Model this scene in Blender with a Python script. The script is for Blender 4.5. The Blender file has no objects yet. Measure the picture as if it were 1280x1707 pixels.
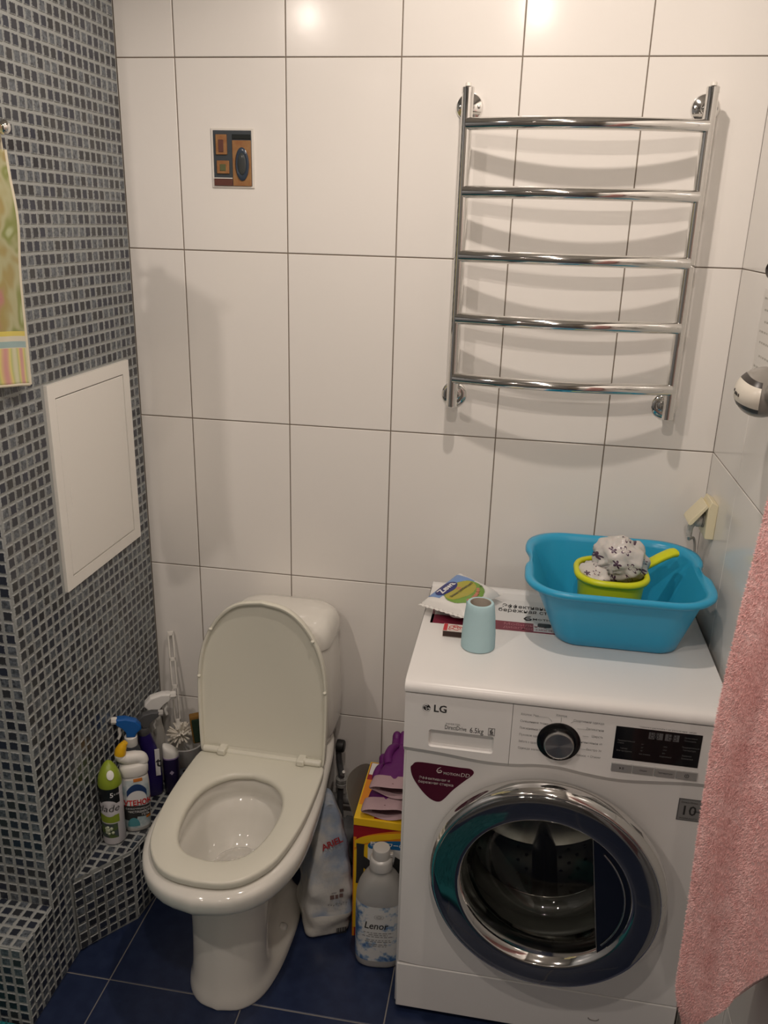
import bpy, bmesh, math, random
import numpy as np
from mathutils import Matrix, Vector
random.seed(7)
rng = np.random.default_rng(11)
SC = bpy.context.scene
COL = SC.collection

# ------------------------------------------------------------------ camera, world, lights, exposure
CAM_POS = (0.8032, -1.9397, 1.6743)
CAM_R = ((0.98534551, 0.16855718, 0.0261285),      # right
         (0.07951719, -0.31841201, -0.94461146),   # down
         (-0.15090142, 0.93284633, -0.32714903))   # forward
cd = bpy.data.cameras.new('camera')
cd.sensor_fit = 'VERTICAL'
cd.sensor_height = 36.0
cd.lens = 1397.63 * 36.0 / 1707.0
cd.clip_start = 0.02
cam = bpy.data.objects.new('camera', cd)
COL.objects.link(cam)
_m = Matrix.Identity(4)
for _r in range(3):
    _m[_r][0] = CAM_R[0][_r]
    _m[_r][1] = -CAM_R[1][_r]
    _m[_r][2] = -CAM_R[2][_r]
    _m[_r][3] = CAM_POS[_r]
cam.matrix_world = _m
SC.camera = cam

w = bpy.data.worlds.new('world')
SC.world = w
w.use_nodes = True
w.node_tree.nodes['Background'].inputs[0].default_value = (1.0, 0.9, 0.78, 1)
w.node_tree.nodes['Background'].inputs[1].default_value = 0.02
SC.view_settings.view_transform = 'Standard'
SC.view_settings.look = 'None'
SC.view_settings.gamma = 1.0
SC.view_settings.exposure = 0.20
SC.view_settings.use_curve_mapping = False
LIGHT_COL = (1.0, 0.865, 0.765)
CEIL = 2.5
# x, y, watts of the ceiling downlights
LAMPS = [(-0.17, -1.80, 21), (0.745, -1.74, 21), (0.73, -0.74, 23), (-0.16, -3.40, 11), (0.716, -3.45, 11)]

# ------------------------------------------------------------------ helpers
MW = {}


def lin(h):
    h = h.lstrip('#')
    r = []
    for i in (0, 2, 4):
        c = int(h[i:i + 2], 16) / 255
        r.append(c / 12.92 if c <= 0.04045 else ((c + 0.055) / 1.055) ** 2.4)
    return tuple(r)


def mat(name, col, rough=0.4, metal=0.0, spec=0.5, bump=None, coat=0.0, trans=0.0, ior=1.45,
        vary=None, sheen=0.0, sss=0.0, emit=None, alpha=1.0):
    """bump = (scale, strength, distance); vary = (second colour, scale, lo, hi)."""
    if isinstance(col, str):
        col = lin(col)
    m = bpy.data.materials.new(name)
    m.use_nodes = True
    nt = m.node_tree
    b = nt.nodes['Principled BSDF']
    b.inputs['Base Color'].default_value = (*col, 1)
    b.inputs['Roughness'].default_value = rough
    b.inputs['Metallic'].default_value = metal
    b.inputs['Specular IOR Level'].default_value = spec
    b.inputs['IOR'].default_value = ior
    b.inputs['Transmission Weight'].default_value = trans
    b.inputs['Coat Weight'].default_value = coat
    b.inputs['Coat Roughness'].default_value = 0.06
    b.inputs['Sheen Weight'].default_value = sheen
    b.inputs['Alpha'].default_value = alpha
    if sss:
        b.inputs['Subsurface Weight'].default_value = sss
        b.inputs['Subsurface Scale'].default_value = 0.01
    if emit:
        b.inputs['Emission Color'].default_value = (*emit[0], 1)
        b.inputs['Emission Strength'].default_value = emit[1]
    if bump or vary:
        tc = nt.nodes.new('ShaderNodeTexCoord')
    if bump:
        n = nt.nodes.new('ShaderNodeTexNoise')
        n.inputs['Scale'].default_value = bump[0]
        n.inputs['Detail'].default_value = 4
        bp = nt.nodes.new('ShaderNodeBump')
        bp.inputs['Strength'].default_value = bump[1]
        bp.inputs['Distance'].default_value = bump[2] if len(bump) > 2 else 0.002
        nt.links.new(tc.outputs['Object'], n.inputs['Vector'])
        nt.links.new(n.outputs['Fac'], bp.inputs['Height'])
        nt.links.new(bp.outputs['Normal'], b.inputs['Normal'])
    if vary:
        c2 = lin(vary[0]) if isinstance(vary[0], str) else vary[0]
        n2 = nt.nodes.new('ShaderNodeTexNoise')
        n2.inputs['Scale'].default_value = vary[1]
        n2.inputs['Detail'].default_value = 5
        rp = nt.nodes.new('ShaderNodeValToRGB')
        rp.color_ramp.elements[0].position = vary[2]
        rp.color_ramp.elements[0].color = (*col, 1)
        rp.color_ramp.elements[1].position = vary[3]
        rp.color_ramp.elements[1].color = (*c2, 1)
        nt.links.new(tc.outputs['Object'], n2.inputs['Vector'])
        nt.links.new(n2.outputs['Fac'], rp.inputs['Fac'])
        nt.links.new(rp.outputs['Color'], b.inputs['Base Color'])
    return m


def props(o, label=None, cat=None, group=None, kind=None):
    for k, v in (('label', label), ('category', cat), ('group', group), ('kind', kind)):
        if v:
            o[k] = v


def thing(name, label, cat, loc=(0, 0, 0), rotz=0.0, group=None, rot=None):
    o = bpy.data.objects.new(name, None)
    COL.objects.link(o)
    o.empty_display_size = 0.03
    M = Matrix.Translation(loc) @ (rot.to_4x4() if rot is not None else Matrix.Rotation(rotz, 4, 'Z'))
    o.matrix_world = M
    MW[o] = M
    props(o, label, cat, group)
    return o


class MB:
    """collects geometry, then becomes one mesh object"""

    def __init__(s):
        s.v, s.f, s.mi = [], [], []
        s.cur = 0

    def add(s, vs, fs):
        k = len(s.v)
        s.v += [tuple(p) for p in vs]
        for f in fs:
            s.f.append([i + k for i in f])
            s.mi.append(s.cur)
        return s

    def box(s, lo, hi, M=None):
        x0, y0, z0 = lo
        x1, y1, z1 = hi
        vs = [(x0, y0, z0), (x1, y0, z0), (x1, y1, z0), (x0, y1, z0), (x0, y0, z1), (x1, y0, z1), (x1, y1, z1), (x0, y1, z1)]
        if M is not None:
            vs = [M @ Vector(p) for p in vs]
        return s.add(vs, [(3, 2, 1, 0), (4, 5, 6, 7), (0, 1, 5, 4), (1, 2, 6, 5), (2, 3, 7, 6), (3, 0, 4, 7)])

    def loft(s, rings, cap0=True, cap1=True, closed=True):
        n = len(rings[0])
        vs = [p for r in rings for p in r]
        fs = []
        for i in range(len(rings) - 1):
            for j in range(n if closed else n - 1):
                a = i * n + j
                b = i * n + (j + 1) % n
                fs.append((a, b, b + n, a + n))
        if cap0:
            fs.append(tuple(range(n - 1, -1, -1)))
        if cap1:
            k = (len(rings) - 1) * n
            fs.append(tuple(range(k, k + n)))
        return s.add(vs, fs)

    def torus_loft(s, rings):
        n = len(rings[0])
        m = len(rings)
        vs = [p for r in rings for p in r]
        fs = []
        for i in range(m):
            for j in range(n):
                a, b = i * n + j, i * n + (j + 1) % n
                c, d = ((i + 1) % m) * n + (j + 1) % n, ((i + 1) % m) * n + j
                fs.append((a, b, c, d))
        return s.add(vs, fs)

    def lathe(s, prof, n=32, M=None, cap0=True, cap1=True):
        """prof = [(radius, height)] about local z"""
        rings = []
        for r, h in prof:
            ring = [Vector((max(r, 1e-5) * math.cos(2 * math.pi * k / n), max(r, 1e-5) * math.sin(2 * math.pi * k / n), h)) for k in range(n)]
            if M is not None:
                ring = [M @ p for p in ring]
            rings.append(ring)
        return s.loft(rings, cap0, cap1)

    def tube(s, path, rad, n=12, caps=True):
        path = [Vector(p) for p in path]
        if not hasattr(rad, '__len__'):
            rad = [rad] * len(path)
        rings = []
        up = None
        for i, p in enumerate(path):
            t = (path[min(i + 1, len(path) - 1)] - path[max(i - 1, 0)]).normalized()
            if up is None:
                up = Vector((0, 0, 1)) if abs(t.z) < 0.9 else Vector((0, 1, 0))
            a = (up - t * up.dot(t)).normalized()
            up = a
            b = t.cross(a)
            rings.append([p + (a * math.cos(2 * math.pi * k / n) + b * math.sin(2 * math.pi * k / n)) * rad[i] for k in range(n)])
        return s.loft(rings, caps, caps)

    def prism(s, pts, M, d):
        """polygon pts (x,y) extruded along local z from 0 to d, mapped by M"""
        r0 = [M @ Vector((x, y, 0)) for x, y in pts]
        r1 = [M @ Vector((x, y, d)) for x, y in pts]
        return s.loft([r0, r1])

    def sphere(s, c, r, n=20, m=12, M=None):
        rx, ry, rz = r if hasattr(r, '__len__') else (r, r, r)
        rings = []
        for i in range(m + 1):
            th = math.pi * i / m
            q = max(math.sin(th), 1e-4)
            ring = [Vector((c[0] + rx * q * math.cos(2 * math.pi * k / n), c[1] + ry * q * math.sin(2 * math.pi * k / n), c[2] - rz * math.cos(th))) for k in range(n)]
            if M is not None:
                ring = [M @ p for p in ring]
            rings.append(ring)
        return s.loft(rings)

    def build(s, name, m, parent=None, smooth=35, bevel=0, world=False, segs=2, sub=0, label=None, kind=None, clean=True):
        me = bpy.data.meshes.new(name)
        me.from_pydata(s.v, [], s.f)
        ms = m if isinstance(m, (list, tuple)) else [m]
        for q in ms:
            me.materials.append(q)
        if len(ms) > 1:
            me.polygons.foreach_set('material_index', s.mi)
        if clean:
            bm = bmesh.new()
            bm.from_mesh(me)
            bmesh.ops.recalc_face_normals(bm, faces=bm.faces)
            bm.to_mesh(me)
            bm.free()
        return link(name, me, parent, smooth, bevel, world, segs, sub, label, kind)


def link(name, me, parent=None, smooth=35, bevel=0, world=False, segs=2, sub=0, label=None, kind=None):
    if smooth:
        me.polygons.foreach_set('use_smooth', [True] * len(me.polygons))
        if smooth < 180:
            me.set_sharp_from_angle(angle=math.radians(smooth))
    o = bpy.data.objects.new(name, me)
    COL.objects.link(o)
    if parent is not None:
        P = MW[parent]
        o.parent = parent
        if world:
            me.transform(P.inverted())
        MW[o] = P
    else:
        MW[o] = Matrix.Identity(4)
    if bevel:
        md = o.modifiers.new('bevel', 'BEVEL')
        md.width = bevel
        md.segments = segs
        md.limit_method = 'ANGLE'
        md.angle_limit = math.radians(40)
    if sub:
        md = o.modifiers.new('subdivision', 'SUBSURF')
        md.levels = sub
        md.render_levels = sub
    props(o, label=label, kind=kind)
    return o


def catmull(P, m, closed=False):
    """interpolated polyline through points (tuples)"""
    P = [np.array(p, float) for p in P]
    n = len(P)
    out = []
    segs = n if closed else n - 1
    for i in range(segs):
        if closed:
            p0, p1, p2, p3 = P[(i - 1) % n], P[i], P[(i + 1) % n], P[(i + 2) % n]
        else:
            p1, p2 = P[i], P[i + 1]
            p0 = P[i - 1] if i > 0 else 2 * p1 - p2
            p3 = P[i + 2] if i + 2 < n else 2 * p2 - p1
        for k in range(m):
            t = k / m
            out.append(0.5 * ((2 * p1) + (-p0 + p2) * t + (2 * p0 - 5 * p1 + 4 * p2 - p3) * t * t + (-p0 + 3 * p1 - 3 * p2 + p3) * t ** 3))
    if not closed:
        out.append(P[-1])
    return out


def half_ring(keys, n, z, cx=0.0):
    """keys [(y, halfwidth)] from front tip to back; returns a closed ring of 2n points, evenly spaced along the profile"""
    c = np.array(catmull(keys, 12))
    c[:, 1] = np.maximum(c[:, 1], 0)
    d = np.r_[0, np.cumsum(np.hypot(*np.diff(c, axis=0).T))]
    s = np.linspace(0, d[-1], n + 1)
    y = np.interp(s, d, c[:, 0])
    hw = np.interp(s, d, c[:, 1])
    R = [Vector((cx + hw[i], y[i], z)) for i in range(n)]
    L = [Vector((cx - hw[i], y[i], z)) for i in range(n, 0, -1)]
    return R + L


def rrect(cx, cy, hx, hy, r, z, n=6, rot=0.0):
    pts = []
    r = min(r, hx * 0.999, hy * 0.999)
    for sx, sy, a0 in ((1, 1, 0), (-1, 1, 90), (-1, -1, 180), (1, -1, 270)):
        for k in range(n + 1):
            a = math.radians(a0 + 90 * k / n)
            pts.append(((hx - r) * sx + r * math.cos(a), (hy - r) * sy + r * math.sin(a)))
    c, s_ = math.cos(rot), math.sin(rot)
    return [Vector((cx + x * c - y * s_, cy + x * s_ + y * c, z)) for x, y in pts]


def frame3(o, ux, uy):
    """matrix with local x = ux, y = uy, origin o"""
    ux = Vector(ux).normalized()
    uy = Vector(uy)
    uz = ux.cross(uy).normalized()
    uy = uz.cross(ux)
    M = Matrix.Identity(4)
    for i in range(3):
        M[i][0], M[i][1], M[i][2], M[i][3] = ux[i], uy[i], uz[i], o[i]
    return M


def front(x, y, z):
    """plane facing the room (-y): local x to the right, local y up"""
    return frame3((x, y, z), (1, 0, 0), (0, 0, 1))


def text_mesh(s, size, align='LEFT', bold=0.0, shear=0.0, res=2, sx=1.0):
    c = bpy.data.curves.new('lettering', 'FONT')
    c.body = s
    c.size = size
    c.align_x = align
    c.align_y = 'CENTER'
    c.offset = bold * size
    c.shear = shear
    c.resolution_u = res
    o = bpy.data.objects.new('lettering', c)
    COL.objects.link(o)
    dg = bpy.context.evaluated_depsgraph_get()
    me = bpy.data.meshes.new_from_object(o.evaluated_get(dg))
    bpy.data.objects.remove(o)
    bpy.data.curves.remove(c)
    if sx != 1.0:
        me.transform(Matrix.Diagonal((sx, 1, 1, 1)))
    me.materials.clear()
    return me


def text(s, size, m, parent, M, lift=0.0004, world=False, name='lettering', **k):
    me = text_mesh(s, size, **k)
    me.transform(M @ Matrix.Translation((0, 0, lift)))
    me.materials.append(m)
    return link(name, me, parent, 0, world=world)


def wrap(me, cx, cy, r, z, phi, lift=0.0005):
    """bend a flat mesh (x right, y up) round a vertical cylinder"""
    for v in me.vertices:
        a = phi + v.co.x / r
        rr = r + lift
        v.co = (cx + rr * math.cos(a), cy + rr * math.sin(a), z + v.co.y)
    return me


def wtext(s, size, m, parent, cx, cy, r, z, phi, lift=0.0006, **k):
    me = wrap(text_mesh(s, size, **k), cx, cy, r, z, phi, lift)
    me.materials.append(m)
    return link('lettering', me, parent, 0)


def sleeve(mb, cx, cy, prof, a0, a1, n=14, lift=0.0004, yscale=1.0):
    """patch of a body of revolution between two angles; prof [(r, z)]"""
    rings = []
    for r, z in prof:
        rings.append([Vector((cx + (r + lift) * math.cos(a0 + (a1 - a0) * k / n), cy + yscale * (r + lift) * math.sin(a0 + (a1 - a0) * k / n), z)) for k in range(n + 1)])
    return mb.loft(rings, False, False, closed=False)


# ------------------------------------------------------------------ shared materials
WHITE_TILE = mat('glazed_cream_tile', (0.80, 0.775, 0.735), 0.15, spec=0.5, bump=(9, 0.05, 0.004))
GROUT_BROWN = mat('brown_grout', (0.20, 0.165, 0.13), 0.9)
FLOOR_TILE = mat('navy_floor_tile', (0.013, 0.022, 0.06), 0.33, bump=(60, 0.06, 0.001), vary=((0.02, 0.032, 0.078), 30, 0.4, 0.7))
GROUT_FLOOR = mat('pale_floor_grout', (0.22, 0.21, 0.20), 0.9)
GROUT_MOS = mat('mosaic_grout', (0.33, 0.345, 0.335), 0.85, bump=(300, 0.3, 0.001))
CHROME = mat('chrome', (0.78, 0.77, 0.75), 0.07, 1.0)
DULL_STEEL = mat('dull_steel', (0.45, 0.45, 0.44), 0.25, 1.0)
WHITE_PL = mat('white_plastic', (0.74, 0.73, 0.69), 0.35)
CERAMIC = mat('toilet_ceramic', (0.74, 0.72, 0.66), 0.08, coat=0.3)
SEAT_PL = mat('seat_plastic', (0.69, 0.675, 0.58), 0.28)
ENAMEL = mat('washer_enamel', (0.78, 0.77, 0.75), 0.28)
BLACK_GLOSS = mat('black_gloss', (0.006, 0.006, 0.007), 0.08)
BLACK = mat('black_plastic', (0.012, 0.012, 0.012), 0.45)
INK = mat('dark_ink', (0.03, 0.03, 0.03), 0.5)
GREY_INK = mat('grey_ink', (0.25, 0.25, 0.25), 0.5)
WHITE_INK = mat('white_ink', (0.75, 0.75, 0.74), 0.5)
PAINT_WHITE = mat('white_paint', (0.72, 0.71, 0.68), 0.6)


def mosaic_material(name, individual):
    m = bpy.data.materials.new(name)
    m.use_nodes = True
    nt = m.node_tree
    N, L = nt.nodes, nt.links
    b = N['Principled BSDF']
    b.inputs['Roughness'].default_value = 0.22
    if individual:
        oi = N.new('ShaderNodeObjectInfo')
        rnd = oi.outputs['Random']
    else:
        ge = N.new('ShaderNodeNewGeometry')
        rnd = ge.outputs['Random Per Island']
    pos = N.new('ShaderNodeNewGeometry').outputs['Position']
    uv = N.new('ShaderNodeUVMap')
    sep = N.new('ShaderNodeSeparateXYZ')
    L.new(uv.outputs['UV'], sep.inputs[0])

    def math_(op, a, b_=None, c_=None):
        q = N.new('ShaderNodeMath')
        q.operation = op
        for i, v in enumerate((a, b_, c_)):
            if v is None:
                continue
            if isinstance(v, (int, float)):
                q.inputs[i].default_value = v
            else:
                L.new(v, q.inputs[i])
        return q.outputs[0]

    dx = math_('ABSOLUTE', math_('SUBTRACT', sep.outputs[0], 0.5))
    dy = math_('ABSOLUTE', math_('SUBTRACT', sep.outputs[1], 0.5))
    dist = math_('MAXIMUM', dx, dy)
    n1 = N.new('ShaderNodeTexNoise')
    n1.inputs['Scale'].default_value = 260
    n1.inputs['Detail'].default_value = 3
    L.new(pos, n1.inputs['Vector'])
    edge = math_('ADD', dist, math_('MULTIPLY', math_('SUBTRACT', n1.outputs['Fac'], 0.5), 0.22))
    em = N.new('ShaderNodeMapRange')
    em.inputs['From Min'].default_value = 0.40
    em.inputs['From Max'].default_value = 0.46
    L.new(edge, em.inputs['Value'])
    n2 = N.new('ShaderNodeTexNoise')
    n2.inputs['Scale'].default_value = 120
    n2.inputs['Detail'].default_value = 6
    n2.inputs['Roughness'].default_value = 0.7
    L.new(pos, n2.inputs['Vector'])
    rp = N.new('ShaderNodeValToRGB')
    rp.color_ramp.elements[0].position = 0.36
    rp.color_ramp.elements[0].color = (0.03, 0.036, 0.045, 1)
    rp.color_ramp.elements[1].position = 0.66
    rp.color_ramp.elements[1].color = (0.165, 0.19, 0.215, 1)
    L.new(n2.outputs['Fac'], rp.inputs['Fac'])
    dk = N.new('ShaderNodeValToRGB')      # plain dark chips: black, navy, charcoal
    els = dk.color_ramp.elements
    els[0].color = (0.020, 0.022, 0.026, 1)
    els[1].position = 0.62
    els[1].color = (0.035, 0.037, 0.040, 1)
    e = els.new(0.25)
    e.color = (0.024, 0.03, 0.05, 1)
    L.new(rnd, dk.inputs['Fac'])
    pick = math_('GREATER_THAN', rnd, 0.66)
    mx = N.new('ShaderNodeMix')
    mx.data_type = 'RGBA'
    L.new(pick, mx.inputs[0])
    L.new(dk.outputs['Color'], mx.inputs[6])
    L.new(rp.outputs['Color'], mx.inputs[7])
    mx2 = N.new('ShaderNodeMix')
    mx2.data_type = 'RGBA'
    L.new(em.outputs[0], mx2.inputs[0])
    L.new(mx.outputs[2], mx2.inputs[6])
    mx2.inputs[7].default_value = (0.34, 0.355, 0.35, 1)
    L.new(mx2.outputs[2], b.inputs['Base Color'])
    return m


MOS_ONE = mosaic_material('mosaic_chip_glaze', True)
MOS_MANY = mosaic_material('mosaic_chip_glaze_many', False)

# ------------------------------------------------------------------ room shell
def slab(name, lo, hi, m, kind='structure'):
    o = MB().box(lo, hi).build(name, m, None, 0)
    o['kind'] = kind
    return o


X0, X1, XB, YB = -0.136, 1.24, -0.95, -3.9
wall_back = slab('wall_back', (XB, 0.002, 0), (X1 + 0.1, 0.1, CEIL), GROUT_BROWN)
wall_right = slab('wall_right', (X1 + 0.002, YB, 0), (X1 + 0.1, 0.002, CEIL), GROUT_BROWN)
wall_front = slab('wall_front', (XB - 0.1, YB - 0.1, 0), (X1 + 0.1, YB, CEIL), mat('far_wall_tile', (0.30, 0.28, 0.25), 0.25))
wall_bath = slab('wall_bath', (XB - 0.1, YB, 0), (XB, 0.1, CEIL), mat('bath_wall_tile', (0.30, 0.32, 0.34), 0.3))
floor = slab('floor', (XB - 0.1, YB - 0.1, -0.1), (X1 + 0.1, 0.1, -0.0015), GROUT_FLOOR)
ceiling = slab('ceiling', (XB - 0.1, YB - 0.1, CEIL), (X1 + 0.1, 0.1, CEIL + 0.1), mat('ceiling_paint', (0.5, 0.48, 0.45), 0.6))
wall_left = slab('wall_left', (XB, -0.604, 0), (X0 - 0.0005, 0.0, CEIL), GROUT_MOS)

_tile_cache = {}


def tile_mesh(w, h, t, chamfer, m):
    key = (round(w, 4), round(h, 4), t, m.name)
    if key not in _tile_cache:
        x, y, c = w / 2, h / 2, chamfer
        a = [(-x, -y), (x, -y), (x, y), (-x, y)]
        b = [(-x + c, -y + c), (x - c, -y + c), (x - c, y - c), (-x + c, y - c)]
        vs = [(p[0], p[1], -t) for p in a] + [(p[0], p[1], -c * 0.6) for p in a] + [(p[0], p[1], 0) for p in b]
        fs = [(8, 9, 10, 11)] + [(i + 4, (i + 1) % 4 + 4, (i + 1) % 4 + 8, i + 8) for i in range(4)] + [(i, (i + 1) % 4, (i + 1) % 4 + 4, i + 4) for i in range(4)]
        me = bpy.data.meshes.new('tile')
        me.from_pydata(vs, [], fs)
        me.materials.append(m)
        _tile_cache[key] = me
    return _tile_cache[key]


def tile_grid(parent, o, ux, uy, us, vs_, gap, m, t=0.004, chamfer=0.0012, skip=None):
    """tiles between consecutive joints us (along ux) and vs_ (along uy)"""
    base = frame3(o, ux, uy)
    for i in range(len(us) - 1):
        for j in range(len(vs_) - 1):
            u0, u1, v0, v1 = us[i], us[i + 1], vs_[j], vs_[j + 1]
            if skip and skip((u0 + u1) / 2, (v0 + v1) / 2):
                continue
            ob = bpy.data.objects.new('tile', tile_mesh(u1 - u0 - gap, v1 - v0 - gap, t, chamfer, m))
            COL.objects.link(ob)
            ob.parent = parent
            tilt = Matrix.Rotation(rng.normal(0, 0.0012), 4, 'X') @ Matrix.Rotation(rng.normal(0, 0.0012), 4, 'Y')
            ob.matrix_local = base @ Matrix.Translation(((u0 + u1) / 2, (v0 + v1) / 2, 0)) @ tilt


ZJ = [0.0, 0.4, 0.8, 1.2, 1.6, 2.0, 2.4, CEIL]
tile_grid(wall_back, (0, 0, 0), (1, 0, 0), (0, 0, 1), [X0, 0, 0.25, 0.5, 0.75, 1.0, X1 + 0.0012], ZJ, 0.0026, WHITE_TILE)
tile_grid(wall_right, (X1, 0, 0), (0, -1, 0), (0, 0, 1), [-0.0008, 0.245, 0.495, 0.745, 0.995, 1.245, 1.495, 1.745, 1.995], ZJ, 0.0022, WHITE_TILE)
P_ = 0.3215
tile_grid(floor, (0, 0, 0), (1, 0, 0), (0, 1, 0), [XB] + [-0.03 + P_ * k for k in range(-2, 4)] + [X1],
          [-0.58 + P_ * k for k in range(-5, 2)] + [0.0], 0.0032, FLOOR_TILE, chamfer=0.001)

# --- mosaic chips -------------------------------------------------------------
CH = 0.0025       # how far the chips stand proud
PITCH = 0.025
CHIP = 0.0203


def chip_geo():
    a = [(-0.5, -0.5), (0.5, -0.5), (0.5, 0.5), (-0.5, 0.5)]
    b = [(x * 0.90, y * 0.90) for x, y in a]
    vs = [(x, y, 0) for x, y in a] + [(x, y, CH) for x, y in b]
    fs = [(4, 5, 6, 7)] + [(i, (i + 1) % 4, (i + 1) % 4 + 4, i + 4) for i in range(4)]
    return vs, fs


_cv, _cf = chip_geo()
chip_mesh = bpy.data.meshes.new('chip')
chip_mesh.from_pydata([(x * CHIP, y * CHIP, z) for x, y, z in _cv], [], _cf)
_uvl = chip_mesh.uv_layers.new(name='UVMap')
for _l in chip_mesh.loops:
    _p = _cv[_l.vertex_index]
    _uvl.data[_l.index].uv = (_p[0] + 0.5, _p[1] + 0.5)
chip_mesh.materials.append(MOS_ONE)
CR = np.array(CAM_R)


def seen_area(c, M):
    d = CR @ (np.array(c) - np.array(CAM_POS))
    if d[2] < 0.1:
        return 0
    u, v = 640 + 1397.6 * d[0] / d[2], 853.5 + 1397.6 * d[1] / d[2]
    if not (-15 < u < 1295 and -15 < v < 1722):
        return 0
    n = np.array([M[i][2] for i in range(3)])
    vdir = np.array(CAM_POS) - np.array(c)
    cosv = float(n @ vdir) / np.linalg.norm(vdir)
    return max(cosv, 0) / (d[2] ** 2)


def chip_rects(us, vs_, skip=None):
    """u, v joints as (start, stop) ranges on the 25 mm pitch: list of (u, v, w, h)"""
    def cells(lo, hi, off):
        k = math.floor((lo - off) / PITCH)
        out = []
        g = (PITCH - CHIP) / 2
        while off + k * PITCH < hi:
            a, b = off + k * PITCH + g, off + (k + 1) * PITCH - g
            a, b = max(a, lo + 0.0018), min(b, hi - 0.0018)
            if b - a > 0.004:
                out.append(((a + b) / 2, b - a))
            k += 1
        return out
    res = []
    for u, wd in cells(*us):
        for v, ht in cells(*vs_):
            if skip and skip(u, v):
                continue
            res.append((u, v, wd, ht))
    return res


def lay_chips(parent, faces, limit=300):
    """faces: list of (frame matrix, rects). The ones that show largest become objects, the rest one part."""
    allc = []
    for M, rects in faces:
        for (u, v, wd, ht) in rects:
            c = M @ Vector((u, v, 0))
            allc.append((seen_area(c, M) * wd * ht, M, u, v, wd, ht))
    allc.sort(key=lambda q: -q[0])
    one = [q for q in allc[:limit] if q[0] > 0]
    rest = allc[len(one):]
    for _, M, u, v, wd, ht in one:
        ob = bpy.data.objects.new('chip', chip_mesh)
        COL.objects.link(ob)
        ob.parent = parent
        j = Matrix.Rotation(rng.normal(0, 0.012), 4, 'Z')
        ob.matrix_local = M @ Matrix.Translation((u + rng.normal(0, 0.0003), v + rng.normal(0, 0.0003), rng.uniform(-0.0006, 0.0003))) @ j @ Matrix.Diagonal((wd / CHIP, ht / CHIP, 1, 1))
    if not rest:
        return
    vs, fs, uvs = [], [], []
    for _, M, u, v, wd, ht in rest:
        k = len(vs)
        dz = rng.uniform(-0.0006, 0.0003)
        for x, y, z in _cv:
            vs.append(tuple(M @ Vector((u + x * wd, v + y * ht, z + dz))))
        for f in _cf:
            fs.append([i + k for i in f])
            uvs += [(_cv[i][0] + 0.5, _cv[i][1] + 0.5) for i in f]
    me = bpy.data.meshes.new('mosaic_chips')
    me.from_pydata(vs, [], fs)
    me.uv_layers.new(name='UVMap').data.foreach_set('uv', np.array(uvs, np.float32).ravel())
    me.materials.append(MOS_MANY)
    link('mosaic_chips', me, parent, 0, kind='stuff')


HY0, HY1, HZ0, HZ1 = -0.4185, -0.0612, 0.8985, 1.3475      # hatch outline
ST_Z, ST_Y = 0.2165, -0.724                                  # step in front of the boxing
LG_Z = 0.2105
A_, B_, C_ = (X0, -0.527), (-0.044, -0.400), (0.012, 0.0)    # plan of the low ledge
side = frame3((X0 - 0.0005, 0, 0), (0, 1, 0), (0, 0, 1))     # normal +x


def side_skip(u, v):
    if HY0 - 0.002 < u < HY1 + 0.002 and HZ0 - 0.002 < v < HZ1 + 0.002:
        return True
    return u > -0.527 and v < LG_Z - 0.002


side_rects = chip_rects((-0.604, 0.0, -0.0040), (0.0, CEIL, 0.0), side_skip)
step_side = chip_rects((ST_Y, -0.604, -0.0040), (0.0, ST_Z, 0.0))
boxf = frame3((0, -0.604, 0), (1, 0, 0), (0, 0, 1))
boxf_rects = chip_rects((XB, X0, X0), (ST_Z, CEIL, ST_Z))
lay_chips(wall_left, [(side, side_rects), (boxf, boxf_rects)])

trim_1 = MB().loft([[Vector((p[0], p[1], z)) for p in ((X0 - 0.01, -0.527), B_, C_, (X0 - 0.01, 0.0))] for z in (0, LG_Z)]).build('trim_1', GROUT_MOS, None, 0)
trim_1['kind'] = 'structure'
trim_2 = MB().box((XB, ST_Y, 0), (X0 - 0.0005, -0.603, ST_Z)).build('trim_2', GROUT_MOS, None, 0)
trim_2['kind'] = 'structure'
dAB = Vector((B_[0] - A_[0], B_[1] - A_[1], 0))
dBC = Vector((C_[0] - B_[0], C_[1] - B_[1], 0))
fAB = frame3((A_[0], A_[1], 0), dAB, (0, 0, 1))
fBC = frame3((B_[0], B_[1], 0), dBC, (0, 0, 1))
ledge_top = frame3((X0, 0, LG_Z), (1, 0, 0), (0, 1, 0))


def off_ledge(u, v):
    x = X0 + u
    if v < -0.40:
        lim = A_[0] + (v - A_[1]) / (B_[1] - A_[1]) * (B_[0] - A_[0])
    else:
        lim = B_[0] + (v - B_[1]) / (C_[1] - B_[1]) * (C_[0] - B_[0])
    return x > lim - 0.009


lay_chips(trim_1, [(fAB, chip_rects((0, dAB.length, 0.004), (0, LG_Z - 0.003, LG_Z - 0.004))),
                   (fBC, chip_rects((0, dBC.length, 0), (0, LG_Z - 0.003, LG_Z - 0.004))),
                   (ledge_top, chip_rects((0.0, 0.15, 0.004), (-0.527, 0, -0.52), off_ledge))])
# chips cut along the slanted edges of the ledge top
LPOLY = [(A_[0], A_[1]), B_, C_, (A_[0], 0.0)]


def clip_poly(P, inset):
    for i in range(len(LPOLY)):
        a, c = Vector(LPOLY[i]), Vector(LPOLY[(i + 1) % len(LPOLY)])
        nrm = Vector((-(c - a).y, (c - a).x)).normalized()
        out = []
        for k in range(len(P)):
            p, q = P[k], P[(k + 1) % len(P)]
            dp_, dq = (p - a).dot(nrm) - inset, (q - a).dot(nrm) - inset
            if dp_ >= 0:
                out.append(p)
            if dp_ * dq < 0:
                out.append(p.lerp(q, dp_ / (dp_ - dq)))
        P = out
        if len(P) < 3:
            return []
    return P


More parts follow.
